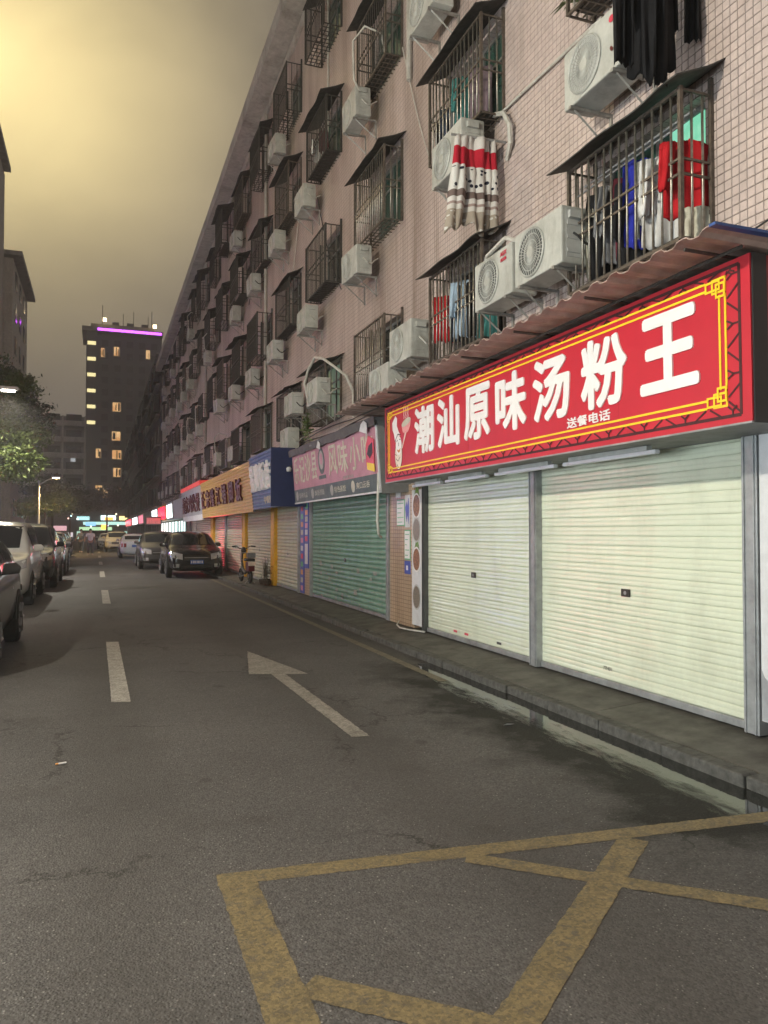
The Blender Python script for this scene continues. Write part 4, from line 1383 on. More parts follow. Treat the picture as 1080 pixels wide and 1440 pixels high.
shop_bay(38.6, 43.6, 'shop front with dim window behind the grey car', pm('dim_shop', (.05, .06, .06), .2), M['sign_grey'], None, 'grey sign box left of the grey white sign')
shop_bay(43.8, 48.2, 'lit teal white shop window behind the white sedan', G_shop, M['sign_grey'], G_white, 'glowing white square sign nearest along the right side')
shop_bay(48.4, 55.2, 'lit shop window under the red glowing sign', G_shop, M['gold_sign'], G_red, 'glowing red sign along the right side')
shop_bay(55.4, 62.0, 'bright shop window left of the red glowing sign', G_shop2, M['sign_grey'], G_white, 'glowing white sign left of the red one')
shop_bay(64.0, 73, 'lit shop window under the second building', G_shop2, M['sign_grey'], None, 'grey sign with dim pictures on the second building')
shop_bay(73.3, 84, 'warm lit shop window farther under the second building', G_warm, M['sign_white'], G_pink, 'pale pink lit sign on the second building')
shop_bay(84.3, 100, 'white lit shop window far along the right side', G_shop2, M['sign_grey'], G_white, 'far white lit sign on the second building')
shop_bay(100.3, 125, 'far warm lit shop window near the street end', G_warm, M['sign_white'], G_red, 'far red lit sign near the street end')
rb = empty('standing_light_box', (4.18, 35.2, .14)); tag(rb, 'red lit standing sign box on the pavement behind the black car', 'sign')
MB().box((-.2, -.06, .12), (.2, .06, 1.15)).build('lit_panel', emit('red_box_glow', (1, .04, .09), 9), rb, bevel=.01)
MB().box((-.22, -.08, .0), (.22, .08, .11)).build('base', M['dark_iron'], rb)
# protruding sign box over the white sedan
pb = empty('hanging_sign', (3.3, 52, 2.0)); tag(pb, 'small dark box sign projecting above the white sedan', 'sign')
MB().box((-.5, 0, 0), (.5, .2, .55)).build('box', M['grille_dark'], pb, bevel=.02)
MB().box((-.44, -.02, .08), (.44, -.001, .46)).build('print', M['pink_print'], pb)
MB().tube([(.5, .1, .3), (1.2, .1, .3)], .03).build('arm', M['iron'], pb)
# second building: darker, with netting-like ledges
B2 = empty('apartment_building', (FX, 63.5, 0))
tag(B2, 'darker second building with horizontal ledges beyond the pink one', 'building')
MB().box((0, 0, 0), (9, 100, 15.6)).build('wall', pm('dark_render', (.115, .10, .095), .8, dirt=.5), B2)
lg = MB()
for k in range(6):
    MB().box((-.35, 0, 3.5 + 2.45 * k), (-.002, 100, 3.6 + 2.45 * k)).build('ledge', M['eave'] if k == 5 else M['concrete'], B2)
wm2 = MB().box((-.03, 0, 0), (-.003, 1.3, 1.25)).mesh('window'); wm2.materials.append(M['pane'])
wm3 = MB().box((-.45, -.1, -.1), (-.04, 1.4, 1.35)).mesh('cage_window'); wm3.materials.append(M['sheet'])
wmd = MB().box((-.03, 0, 0), (-.003, 1.3, 1.25)).mesh('window'); wmd.materials.append(M['room_dim'])
for i in range(26):
    for k in range(5):
        r_ = rnd.random()
        obj_from(wmd if r_ < .04 else (wm3 if r_ < .45 else wm2), 'window', B2, (0, 1.2 + 3.7 * i, 4.0 + 2.45 * k))

# ================================================================== LAUNDRY
def strip_cloth(b, path, amp, k, ph, th=.02, nx=8, ax='y'):
    """Hanging cloth strip; path holds (x, z, half_width, y)."""
    n = len(path); vs = []
    for side in (0, 1):
        for i, (x, z, hw, y) in enumerate(path):
            for j in range(nx + 1):
                s = -1 + 2 * j / nx
                f = amp * math.sin(s * k * 1.5 + ph + i * .25) * (.3 + .7 * i / max(1, n - 1))
                f += amp * 1.3 * noise.noise((s * 2.2 + ph, i * .55, ph)) + amp * .6 * noise.noise((s * 6 + ph, i * 1.1, ph + 3))
                e = (1 - s * s) ** .5
                gg = f + (th * e if side else -th * e)
                vs.append((x + s * hw * .76 + gg * .65, y - s * hw * .65 + gg * .76, z + (.012 + .035 * (i == n - 1)) * noise.noise((s * 3, ph, i))))
    m0 = n * (nx + 1); fs = []
    for i in range(n - 1):
        for j in range(nx):
            a = i * (nx + 1) + j
            fs.append((a, a + 1, a + nx + 2, a + nx + 1))
            fs.append((m0 + a, m0 + a + nx + 1, m0 + a + nx + 2, m0 + a + 1))
    for row in (0, n - 1):
        for j in range(nx):
            a = row * (nx + 1) + j
            fs.append((a, m0 + a, m0 + a + 1, a + 1))
    b.add(vs, fs)
def garment(kind, x, y, z, w, h, mat, label, cat='garment', ph=None, parent=None, group=None, amp=.025):
    b = MB(); ph = rnd.random() * 6 if ph is None else ph
    if kind == 'towel':
        strip_cloth(b, [(x, z - h * t, w / 2 * (1 + .06 * math.sin(3 * t + ph)), y) for t in [i / 9 for i in range(10)]], amp, 6, ph, .010, 22)
    elif kind == 'shirt':
        strip_cloth(b, [(x, z - h * t, w / 2 * q, y) for t, q in ((0, .22), (.05, .55), (.12, .80), (.3, .74), (.5, .72), (.7, .76), (.9, .80), (1, .80))], amp, 5, ph, .022, 18)
        for s in (-1, 1):
            strip_cloth(b, [(x + s * w * (.36 + .10 * t), z - h * (.07 + .62 * t), w * (.14 - .04 * t), y) for t in [i / 6 for i in range(7)]], amp * .8, 3, ph + s, .022, 10)
    elif kind == 'trousers':
        strip_cloth(b, [(x, z - h * t, w / 2 * q, y) for t, q in ((0, .92), (.1, .98), (.2, 1), (.3, 1))], amp * .6, 3, ph, .025, 14)
        for s in (-1, 1):
            strip_cloth(b, [(x + s * w * .26, z - h * (.28 + .72 * t), w * (.25 - .05 * t), y + .01 * s) for t in [i / 6 for i in range(7)]], amp * .9, 2.5, ph + s, .024, 10)
    o = b.build('garment' if cat == 'garment' else cat.replace(' ', '_'), mat, parent, smooth=True)
    if label: tag(o, label, cat, group)
    return o
# big laundry cage (first column, second floor): Y 4.45-5.87, z 3.73-4.85
gz = 4.72
rail = MB().tube([(4.34, 4.72, gz + .18), (4.34, 6.18, gz + .18)], .01).tube([(4.24, 4.72, gz + .06), (4.24, 6.18, gz + .06)], .008).build('clothes_rail', M['steel'])
tag(rail, 'thin steel clothes rails inside the big laundry cage', 'rail')
gl = [('shirt', 4.19, 4.60, 4.56, .46, .60, 'red', 'red jacket hanging at the right of the big laundry cage'),
      ('shirt', 4.20, 4.86, 4.56, .42, .74, 'white', 'white long sleeved shirt beside the red jacket'),
      ('towel', 4.06, 4.92, 4.36, .19, .30, 'white', 'small white bundled garment in front of the white shirt'),
      ('towel', 4.16, 5.10, 4.64, .26, .74, 'blue', 'blue striped garment hanging in the big laundry cage'),
      ('trousers', 4.24, 5.32, 4.60, .26, .74, 'maroon', 'maroon trousers hanging in the big laundry cage'),
      ('shirt', 4.22, 5.46, 4.60, .42, .72, 'grey', 'dark grey shirt behind the maroon trousers'),
      ('trousers', 4.18, 5.58, 4.56, .34, .80, 'black', 'black trousers hanging near the left of the laundry cage'),
      ('towel', 4.06, 5.66, 4.44, .10, .62, 'cream', 'cream strip of cloth at the left of the laundry cage'),
      ('shirt', 4.24, 5.20, 4.52, .44, .78, 'black', 'black shirt between the blue garment and maroon trousers'),
      ('towel', 4.36, 4.54, 4.42, .14, .60, 'white', 'pale cloth against the wall at the near end of the cage'),
      ('towel', 4.20, 4.52, 4.02, .22, .27, 'cream', 'cream bag hanging low under the red jacket')]
for k, x, y, z, w, h, m_, lab in gl:
    x, y, z, w, h = 4.37 + (x - 4.19) * .7, y * 1.058, 1.6 + (z - 1.6) * 1.055, w * 1.0, h * 1.03
    garment(k, x, y, z, w, h, M['cl_' + m_], lab, group='laundry in the big cage')
st = garment('towel', 4.30, 5.36, 4.76, .035, .66, M['cl_white'], 'white stripe along the blue garment in the laundry cage')
hk = [('trousers', 3.72, 4.78, 6.42, .20, 1.26, 'black', 'black garment hanging in front of the large air conditioner'),
      ('shirt', 4.04, 4.86, 6.42, .46, 1.22, 'black', 'black long coat hanging at the top edge beside the air conditioner'),
      ('trousers', 3.96, 4.72, 6.40, .24, 1.36, 'black', 'long black trousers hanging in front of the black coat'),
      ('towel', 4.40, 4.80, 6.40, .13, .90, 'black', 'black sleeve hanging by itself near the upper right corner')]
for k, x, y, z, w, h, m_, lab in hk:
    garment(k, x, y, z, w, h, M['cl_' + m_], lab, group='dark clothes at the top edge', amp=.03)
dp = MB().tube([(4.49, 4.8, 6.45), (3.45, 4.8, 6.43)], .014).build('drying_pole', M['steel'])
tag(dp, 'steel drying pole above the black clothes at the top edge', 'pole')
# plants under the cage above
def leaf_clump(name, c, sz, n, mat, leaf=.05, parent=None, seed=1):
    r_ = random.Random(seed); b = MB()
    for i in range(n):
        d = Vector((r_.gauss(0, .4), r_.gauss(0, .4), r_.gauss(0, .4)))
        p = Vector(c) + Vector((d.x * sz[0], d.y * sz[1], d.z * sz[2]))
        u = Vector((r_.gauss(0, 1), r_.gauss(0, 1), r_.gauss(0, .6))).normalized()
        v = u.cross(Vector((r_.gauss(0, 1), r_.gauss(0, 1), r_.gauss(0, 1)))).normalized()
        l_ = leaf * r_.uniform(.6, 1.4)
        b.add([p - u * l_, p + v * l_ * .35, p + u * l_, p - v * l_ * .35], [(0, 1, 2, 3)])
    return b.build(name, mat, parent, fix=False)
pt = empty('potted_plant', (4.3, 5.95, 6.58)); tag(pt, 'spiky potted plants in the cage at the top edge', 'plant')
MB().tube([(0, 0, -.02), (0, 0, .16)], [.10, .13], 12).build('pot', M['soil'], pt)
lf = MB()
for i in range(46):
    a = rnd.random() * 6.28; l_ = rnd.uniform(.2, .48)
    p0 = Vector((.04 * math.cos(a), .22 * math.cos(a * 3) , .12)); p1 = p0 + Vector((math.cos(a) * l_ * .6, math.sin(a) * l_ * .8, l_ * rnd.uniform(-.35, .5)))
    mdl = p0.lerp(p1, .5) + Vector((0, 0, .06)); sd = Vector((-math.sin(a), math.cos(a), 0)) * .014
    lf.add([p0 - sd, p0 + sd, mdl + sd, mdl - sd, p1], [(0, 1, 2, 3), (3, 2, 4)])
lf.build('leaves', M['leaf'], pt, fix=False)
# third column cages: clothes
for k, x, y, z, w, h, m_, lab in [('shirt', 4.1, 8.25, 7.1, .34, .7, 'teal', 'teal shirt hanging inside the third floor cage above the blanket'),
      ('trousers', 4.1, 8.72, 6.95, .26, .62, 'denim', 'blue grey jeans hanging in the third floor cage'),
      ('trousers', 4.15, 8.95, 6.9, .22, .66, 'black', 'black trousers at the left of the third floor cage'),
      ('towel', 4.25, 8.0, 7.1, .30, .72, 'mauve', 'mauve towel at the near end of the third floor cage'),
      ('towel', 4.2, 8.5, 7.05, .24, .75, 'grey', 'grey cloth behind the teal shirt'),
      ('towel', 4.1, 8.85, 4.6, .30, .62, 'red', 'red cloth hanging in the lower second column cage'),
      ('shirt', 4.1, 8.25, 4.62, .44, .72, 'sky', 'light blue shirt hanging in the lower second column cage'),
      ('trousers', 4.2, 8.05, 4.55, .3, .7, 'black', 'black trousers behind the light blue shirt'),
      ('towel', 4.25, 7.85, 4.2, .26, .42, 'teal', 'dark green cloth low at the near end of the second column cage'),
      ('towel', 4.12, 8.55, 4.6, .14, .7, 'denim', 'dark blue strip beside the red cloth'),
      ('towel', 4.1, 8.62, 4.62, .08, .5, 'white', 'white strip beside the red cloth'),
      ('shirt', 4.1, 14.75, 9.5, .36, .5, 'white', 'white shirt in the fourth floor cage of the fourth column'),
      ('towel', 4.1, 14.5, 9.55, .2, .45, 'maroon', 'maroon cloth in the fourth floor cage of the fourth column')]:
    x, y, z, w, h = 4.36 + (x - 4.15) * .6, y * 1.058, 1.6 + (z - 1.6) * 1.055, min(w, .40), h
    garment(k, x, y, z, w, h, M['cl_' + m_], lab)
# blanket with red band, dots and stripes hanging outside
def blanket_mat():
    m = bpy.data.materials.new('blanket_print'); m.use_nodes = True
    t = m.node_tree; b = t.nodes['Principled BSDF']; b.inputs['Roughness'].default_value = .9; b.inputs['Specular IOR Level'].default_value = .15
    g = t.nodes.new('ShaderNodeNewGeometry'); s = t.nodes.new('ShaderNodeSeparateXYZ'); t.links.new(g.outputs['Position'], s.inputs[0])
    r = t.nodes.new('ShaderNodeValToRGB'); r.color_ramp.interpolation = 'CONSTANT'
    mr = t.nodes.new('ShaderNodeMapRange'); mr.inputs['From Min'].default_value = 6.25; mr.inputs['From Max'].default_value = 5.08
    t.links.new(s.outputs[2], mr.inputs['Value']); t.links.new(mr.outputs['Result'], r.inputs['Fac'])
    st_ = [(0, (.58, .55, .52)), (.16, (.42, .018, .035)), (.34, (.62, .60, .57)), (.60, (.15, .11, .10)), (.67, (.58, .55, .52)), (.72, (.30, .22, .20)), (.75, (.56, .53, .49)), (.80, (.33, .28, .23))]
    e = r.color_ramp.elements
    e[0].position, e[0].color = 0, (*st_[0][1], 1); e[1].position, e[1].color = st_[1][0], (*st_[1][1], 1)
    for p, c in st_[2:]:
        q = e.new(p); q.color = (*c, 1)
    # dots
    cb = t.nodes.new('ShaderNodeCombineXYZ'); t.links.new(s.outputs[0], cb.inputs[0]); t.links.new(s.outputs[2], cb.inputs[1])
    v = t.nodes.new('ShaderNodeTexVoronoi'); v.inputs['Scale'].default_value = 15; v.inputs['Randomness'].default_value = .55
    t.links.new(cb.outputs[0], v.inputs['Vector'])
    lt_ = t.nodes.new('ShaderNodeMath'); lt_.operation = 'LESS_THAN'; lt_.inputs[1].default_value = .32; t.links.new(v.outputs['Distance'], lt_.inputs[0])
    def gate(a, b_):
        x = t.nodes.new('ShaderNodeMath'); x.operation = 'GREATER_THAN'; x.inputs[1].default_value = a; t.links.new(mr.outputs['Result'], x.inputs[0])
        y = t.nodes.new('ShaderNodeMath'); y.operation = 'LESS_THAN'; y.inputs[1].default_value = b_; t.links.new(mr.outputs['Result'], y.inputs[0])
        z = t.nodes.new('ShaderNodeMath'); z.operation = 'MULTIPLY'; t.links.new(x.outputs[0], z.inputs[0]); t.links.new(y.outputs[0], z.inputs[1])
        w = t.nodes.new('ShaderNodeMath'); w.operation = 'MULTIPLY'; t.links.new(z.outputs[0], w.inputs[0]); t.links.new(lt_.outputs[0], w.inputs[1])
        return w.outputs[0]
    m1 = t.nodes.new('ShaderNodeMixRGB'); m1.inputs[2].default_value = (.02, .02, .035, 1); t.links.new(gate(.37, .58), m1.inputs[0]); t.links.new(r.outputs['Color'], m1.inputs[1])
    m2 = t.nodes.new('ShaderNodeMixRGB'); m2.inputs[2].default_value = (.6, .58, .54, 1); t.links.new(gate(.82, 1.2), m2.inputs[0]); t.links.new(m1.outputs[0], m2.inputs[1])
    t.links.new(m2.outputs[0], b.inputs['Base Color'])
    return m
b = MB()
nx, ny = 44, 24; vs = []
for i in range(ny + 1):
    t = i / ny
    for j in range(nx + 1):
        s = j / nx
        x = 3.82 - .12 * t + s * (.52 + .15 * t) + .006 * math.cos(s * 38)
        fold = (.022 * math.sin(s * 38 + 2 * math.sin(s * 6 + t)) + .028 * math.sin(s * 15 + 1 + t * 1.2)) * (.6 + .5 * t) + .05 * noise.noise((s * 4, t * 2.5, 2)) + .02 * noise.noise((s * 14, t * 6, 5))
        z = 6.19 - 1.03 * t - .13 * t * (.5 + .5 * math.sin(s * 9 + 1.5)) + .06 * noise.noise((s * 7, 7, 1)) * (.3 + t) + .03 * s
        vs.append((x, 7.96 + fold, z))
fs = [(i * (nx + 1) + j, i * (nx + 1) + j + 1, (i + 1) * (nx + 1) + j + 1, (i + 1) * (nx + 1) + j) for i in range(ny) for j in range(nx)]
b.add(vs, fs)
bo = b.build('blanket', blanket_mat(), smooth=True, fix=False)
sd_ = bo.modifiers.new('thickness', 'SOLIDIFY'); sd_.thickness = .014
tag(bo, 'white blanket with red band, dots and stripes hanging from the third floor', 'blanket')
pr = MB().tube([(4.49, 7.96, 6.22), (3.77, 7.96, 6.19)], .014).build('drying_pole', M['steel'])
tag(pr, 'steel pole holding the blanket out from the wall', 'pole')
pp_ = leaf_clump('climbing_plant', (3.95, 15.2, 3.75), (.09, .3, .3), 160, M['leaf'], .05, seed=5)
tag(pp_, 'small green plant hanging over the pink sign', 'plant')

# ================================================================== LAMPS
def street_lamp(name, px, py, hx, hz, power, warm, label, arm_up=.35, r0=.09, lens='lens_white', radius=.12, cone=0):
    q = empty(name, (px, py, 0))
    dx = hx - px
    MB().tube([(0, 0, 0), (0, 0, .5), (0, 0, hz + arm_up - .2)], [r0 * 1.5, r0, r0 * .6], 10).build('pole', M['lamp_post'], q, smooth=True)
    MB().tube([(0, 0, hz - .5), (dx * .5, 0, hz - .12), (dx, 0, hz + .12)], [r0 * .6, r0 * .5, r0 * .4], 8).build('arm', M['lamp_post'], q, smooth=True)
    hd = MB().prism([(dx - .35, hz + .16), (dx + .30, hz + .16), (dx + .36, hz + .09), (dx + .25, hz + .04), (dx - .32, hz + .04)], -.13, .13, lambda u, v, w: (u, w, v)).build('lamp_head', M['lamp_post'], q, bevel=.015)
    MB().box((dx - .2, -.09, hz - .005), (dx + .2, .09, hz + .038)).build('lens', M[lens], q, bevel=.01)
    L = bpy.data.lights.new(name + '_light', 'SPOT' if cone else 'POINT')
    if cone:
        L.spot_size = R(cone); L.spot_blend = .5
    L.energy = power; L.color = warm; L.shadow_soft_size = radius
    lo = bpy.data.objects.new('light', L); COL.objects.link(lo); lo.parent = q; lo.location = (dx, 0, hz - .16)
    tag(q, label, 'street lamp', 'street lamps')
    return q
street_lamp('street_lamp', -6.2, 2.8, -5.0, 6.0, P_NEAR, (1, .935, .76), 'street lamp across the road beside the viewer, out of view')
street_lamp('street_lamp', -4.6, 13.0, -2.22, 9.35, P_TALL, (1, .76, .36), 'added tall sodium lamp mast, out of view, for the upper left glow', r0=.11)  # mast added out of view so its light glows in the haze
street_lamp('street_lamp', -4.4, 30, -3.06, 6.55, P_MID, (1, .93, .78), 'bright street lamp shining through the left tree', cone=152)
street_lamp('street_lamp', -4.07, 60, -2.95, 5.4, P_FAR, (1, .66, .26), 'small warm street lamp on a thin pole above the left cars', arm_up=.1, lens='lens_warm', cone=152)

# ================================================================== CARS
def lerp(a, b, t): return a + (b - a) * t
def curve(pts, y):
    if y <= pts[0][0]: return pts[0][1]
    for (a, za), (b, zb) in zip(pts, pts[1:]):
        if y <= b:
            t = (y - a) / (b - a)
            return lerp(za, zb, t)
    return pts[-1][1]
TYPES = {
 'suv': dict(L=4.45, W=1.86, H=1.60, belt=.98, zb=.23, top=[(0, .70), (.08, .84), (.25, .93), (.6, 1.0), (1.05, 1.06), (1.25, 1.13), (1.95, 1.50), (2.3, 1.57), (2.8, 1.60), (3.3, 1.58), (3.9, 1.48), (4.3, 1.08), (4.45, .82)], wh=(.86, 3.5), wr=.35),
 'mpv': dict(L=4.9, W=1.84, H=1.84, belt=1.08, zb=.20, top=[(0, .80), (.10, .95), (.4, 1.05), (.85, 1.12), (1.0, 1.2), (1.75, 1.72), (2.2, 1.82), (4.2, 1.84), (4.65, 1.74), (4.85, 1.15), (4.9, .8)], wh=(.88, 3.85), wr=.34),
 'sedan': dict(L=4.6, W=1.8, H=1.46, belt=.92, zb=.20, top=[(0, .62), (.12, .74), (.5, .84), (1.25, .95), (1.4, 1.0), (2.1, 1.38), (2.5, 1.45), (3.0, 1.45), (3.5, 1.36), (4.0, 1.05), (4.4, 1.02), (4.55, .92), (4.6, .7)], wh=(.88, 3.65), wr=.33),
}
def car_body(T):
    L, W, H, belt, zb = T['L'], T['W'], T['H'], T['belt'], T['zb']
    ys = sorted({0, .04, .10, .2, .35, .6, .86, 1.15, 1.3, 1.5, 1.75, 2.0, 2.3, 2.7, 3.1, 3.5, 3.85, 4.1, L - .45, L - .3, L - .18, L - .1, L - .04, L} )
    ys = [y for y in ys if y <= L]
    rings = []
    for y in ys:
        e = min(y, L - y)
        w = W / 2 * (1 - .20 * max(0, 1 - e / .45) ** 2.2 - .03 * max(0, 1 - e / 1.4))
        zt = curve(T['top'], y)
        zs = min(zt - .03, belt + .06 * (y / L))
        z0 = zb + .10 * max(0, 1 - e / .35) ** 2
        k = max(0, (zt - zs) / (H - zs))
        rings.append([(0, z0), (.6 * w, z0), (.93 * w, z0 + .05), (.985 * w, lerp(z0, zs, .3)), (1.0 * w, lerp(z0, zs, .62)), (.985 * w, lerp(z0, zs, .86)), (.955 * w, zs),
                      (lerp(.93, .80, k) * w, lerp(zs, zt, .66)), (lerp(.88, .70, k) * w, zt - .04 * k), (lerp(.6, .45, k) * w, zt), (0, zt + .012)])
    n = len(rings[0]); b = MB(); vs = []
    for y, rg in zip(ys, rings):
        vs += [(x, y, z) for x, z in rg] + [(-x, y, z) for x, z in rg[-2:0:-1]]
    m_ = 2 * n - 2
    fs = []
    for i in range(len(ys) - 1):
        for k in range(m_):
            k2 = (k + 1) % m_
            fs.append((i * m_ + k, i * m_ + k2, (i + 1) * m_ + k2, (i + 1) * m_ + k))
    fs.append(tuple(range(m_))); fs.append(tuple((len(ys) - 1) * m_ + k for k in range(m_))[::-1])
    b.add(vs, fs)
    me = b.mesh('body', smooth=True)
    o = bpy.data.objects.new('tmp', me); COL.objects.link(o)
    s = o.modifiers.new('s', 'SUBSURF'); s.levels = 1
    me2 = bpy.data.meshes.new_from_object(o.evaluated_get(bpy.context.evaluated_depsgraph_get()))
    bpy.data.objects.remove(o)
    me2.polygons.foreach_set('use_smooth', [True] * len(me2.polygons))
    return me2
def decal(bvh, samples, axis, name, mat, parent, off=.008, sub=3, sgn=1):
    """Skin piece pressed onto the car body: samples hold (u, top, bottom)."""
    b = MB(); vs = []
    for u, zt, z0 in samples:
        for k in range(sub + 1):
            z = lerp(zt, z0, k / sub)
            if axis == 'front': o, d = Vector((u, -2, z)), Vector((0, 1, 0))
            elif axis == 'rear': o, d = Vector((u, 9, z)), Vector((0, -1, 0))
            else: o, d = Vector((sgn * 3, u, z)), Vector((-sgn, 0, 0))
            p, nn, i_, dd = bvh.ray_cast(o, d)
            if p is None: p = o + d * 2.1; nn = -d
            vs.append(p + nn * off)
    n = len(samples)
    fs = [(i * (sub + 1) + k, i * (sub + 1) + k + 1, (i + 1) * (sub + 1) + k + 1, (i + 1) * (sub + 1) + k) for i in range(n - 1) for k in range(sub)]
    b.add(vs, fs)
    return b.build(name, mat, parent, smooth=True, fix=False)
WHEELS = {}
def wheel(parent, x, y, r, side):
    if r not in WHEELS:
        t = MB().tube([(-.10, 0, 0), (-.09, 0, 0), (.07, 0, 0), (.10, 0, 0)], [r * .86, r, r, r * .9], 28).mesh('tyre', smooth=False); t.materials.append(M['tyre'])
        rm = MB()
        rm.tube([(.085, 0, 0), (.102, 0, 0)], r * .62, 24)
        for k in range(5):
            a = 2 * math.pi * k / 5
            rm.tube([(.108, 0, 0), (.112, r * .6 * math.cos(a), r * .6 * math.sin(a))], .03, 5)
        rm.tube([(.1, 0, 0), (.118, 0, 0)], .05, 12)
        rmm = rm.mesh('rim'); rmm.materials.append(M['rim'])
        WHEELS[r] = (t, rmm)
    q = lk(bpy.data.objects.new('wheel', WHEELS[r][0]), parent)
    q.location = (x, y, r); q.rotation_euler = (0, 0, 0 if side > 0 else math.pi)
    obj_from(WHEELS[r][1], 'rim', q)
BODY = {}
def car(kind, xc, yf, paint, label, away=False, rz=0, plate=None, grille='car_trim', lamps=True, scale=1):
    T = TYPES[kind]; L, W, H, belt = T['L'], T['W'], T['H'], T['belt']
    if kind not in BODY:
        BODY[kind] = car_body(T)
    me = BODY[kind].copy(); me.materials.clear(); me.materials.append(M[paint])
    bm = bmesh.new(); bm.from_mesh(me); bvh = BVHTree.FromBMesh(bm); bm.free()
    q = empty('parked_car', (xc, yf + (L if away else 0), 0), math.pi + rz if away else rz)
    lk(bpy.data.objects.new('body', me), q)
    hw = W / 2
    tp = T['top']
    # windscreen: between the cowl and the roof front
    ws = [(y, z) for y, z in tp if z > belt + .06]
    zc, zr = belt + .15, H - .12
    decal(bvh, [(u * hw, zr - .02 * abs(u), zc) for u in (-.68, -.6, -.4, -.2, 0, .2, .4, .6, .68)], 'front', 'windscreen', M['car_glass'], q, sub=5)
    decal(bvh, [(u * hw, zr - .02, zc + .03) for u in (-.66, -.4, -.2, 0, .2, .4, .66)], 'rear', 'rear_window', M['car_glass'], q, sub=5)
    front = next(y for y, z in tp if z > belt + .2); back = [y for y, z in tp if z > H - .12][-1]
    for s in (-1, 1):
        a0, a1 = front - .05, back + .15
        segs = [(a0, a0 + .30), (a0 + .36, lerp(a0, a1, .50) - .03), (lerp(a0, a1, .50) + .03, a1)]
        for i, (u0, u1) in enumerate(segs):
            def topz(y): return min(curve(tp, y) - .14, H - .15)
            ss = [(lerp(u0, u1, t), max(topz(lerp(u0, u1, t)), belt + .10), belt + .09) for t in (0, .25, .5, .75, 1)]
            decal(bvh, ss, 'side', 'side_window', M['car_glass'], q, sgn=s)
        for wy in T['wh']:
            # dark wheel arch then the wheel
            r = T['wr']
            arch = MB(); n = 16
            ring_o = []; 
            for k in range(n + 1):
                a = math.pi * k / n
                ring_o.append((hw * .992 * s, wy + (r + .07) * math.cos(a), r + (r + .06) * math.sin(a)))
            arch.add([(p[0] + s * .004, p[1], p[2]) for p in ring_o] + [(hw * .80 * s, p[1], p[2]) for p in ring_o] + [(hw * .80 * s, wy, T['zb'])], [(k, k + 1, n + 2 + k, n + 1 + k) for k in range(n)] + [])
            arch.add([(hw * .99 * s + s * .006, wy + (r + .06) * math.cos(math.pi * k / n), r + (r + .05) * math.sin(math.pi * k / n)) for k in range(n + 1)] + [(hw * .99 * s + s * .006, wy, r)], [(k, k + 1, n + 1) for k in range(n)])
            arch.build('wheel_arch', M['car_trim'], q)
            wheel(q, s * (hw - .085), wy, r, s)
        mr_ = MB().prism([(0, 0), (.20, .02), (.22, .10), (.16, .16), (.02, .15)], -.05, .05, lambda u, v, w: (s * (hw * .93 + u), front - .02 + w + u * .25, belt + .06 + v)).build('mirror', M[paint], q, bevel=.015, smooth=True)
        decal(bvh, [(u * hw, belt - .16 + .03 * i_, belt - .34 + .03 * i_) for i_, u in enumerate((s * .50, s * .66, s * .80, s * .9))] if s > 0 else [(u * hw, belt - .16 + .03 * i_, belt - .34 + .03 * i_) for i_, u in enumerate((s * .50, s * .66, s * .80, s * .9))], 'front', 'headlight', M['head_lens'], q, off=.012)
        decal(bvh, [(s * hw * u, belt - .04, belt - .26) for u in (.58, .7, .82, .9)], 'rear', 'tail_light', M['tail_lens'], q, off=.012)
        decal(bvh, [(s * hw * u, .50, .38) for u in (.62, .72, .82)], 'front', 'fog_lamp', M['car_trim'] if kind != 'suv' else M['head_lens'], q, off=.012)
        decal(bvh, [(y, .34, .26) for y in (1.35, 2.0, 2.7, 3.0)], 'side', 'sill', M['car_trim'], q, sgn=s)
        decal(bvh, [(y, .99 * belt - .12, .99 * belt - .15) for y in (lerp(a0, a1, .42), lerp(a0, a1, .47))], 'side', 'door_handle', M['rim'], q, sgn=s, off=.02)
        for yy in (a0 + .32, lerp(a0, a1, .5), ):
            decal(bvh, [(yy - .006, belt + .05, .36), (yy + .006, belt + .05, .36)], 'side', 'door_seam', M['car_trim'], q, sgn=s, off=.004, sub=8)
    decal(bvh, [(u * hw, belt - .20, belt - .36) for u in (-.46, -.3, 0, .3, .46)], 'front', 'grille', M[grille], q, off=.012)
    gl_ = MB()
    decal(bvh, [(u * hw, belt - .265, belt - .29) for u in (-.44, -.2, 0, .2, .44)], 'front', 'grille_bar', M['rim'], q, off=.022, sub=1)
    decal(bvh, [(u * hw, .44, .30) for u in (-.55, -.3, 0, .3, .55)], 'front', 'lower_intake', M['car_trim'], q, off=.012)
    p, nn, i_, d_ = bvh.ray_cast(Vector((0, -2, .56)), Vector((0, 1, 0)))
    if plate:
        pq = MB().box((-.22, p.y - .035, .49), (.22, p.y - .02, .63)).build('number_plate', M['plate_blue'], q)
        for i in range(6):
            x_ = -.19 + .068 * i
            MB().box((x_, p.y - .038, .52), (x_ + .03 + .012 * (i % 2), p.y - .0352, .60)).build('plate_character', M['letter_white'], pq)
    p, nn, i_, d_ = bvh.ray_cast(Vector((0, 9, .72)), Vector((0, -1, 0)))
    rp_ = MB().box((-.22, p.y + .02, .66), (.22, p.y + .035, .80)).build('rear_plate', M['plate_blue'], q)
    tag(q, label, 'car', 'parked cars')
    return q
car('suv', 3.10, 26.6, 'car_black', 'black car facing the viewer with a blue number plate', plate=True)
car('suv', 2.50, 33.3, 'car_grey', 'dark grey car parked behind the black one on the right', plate=None)
car('sedan', 2.02, 47.6, 'car_white', 'white sedan seen from behind in the right row', away=True)
car('suv', 1.30, 62, 'car_cream', 'pale off white car facing the viewer in the right row')
car('sedan', .75, 72, 'car_white', 'farthest white car in the right row')
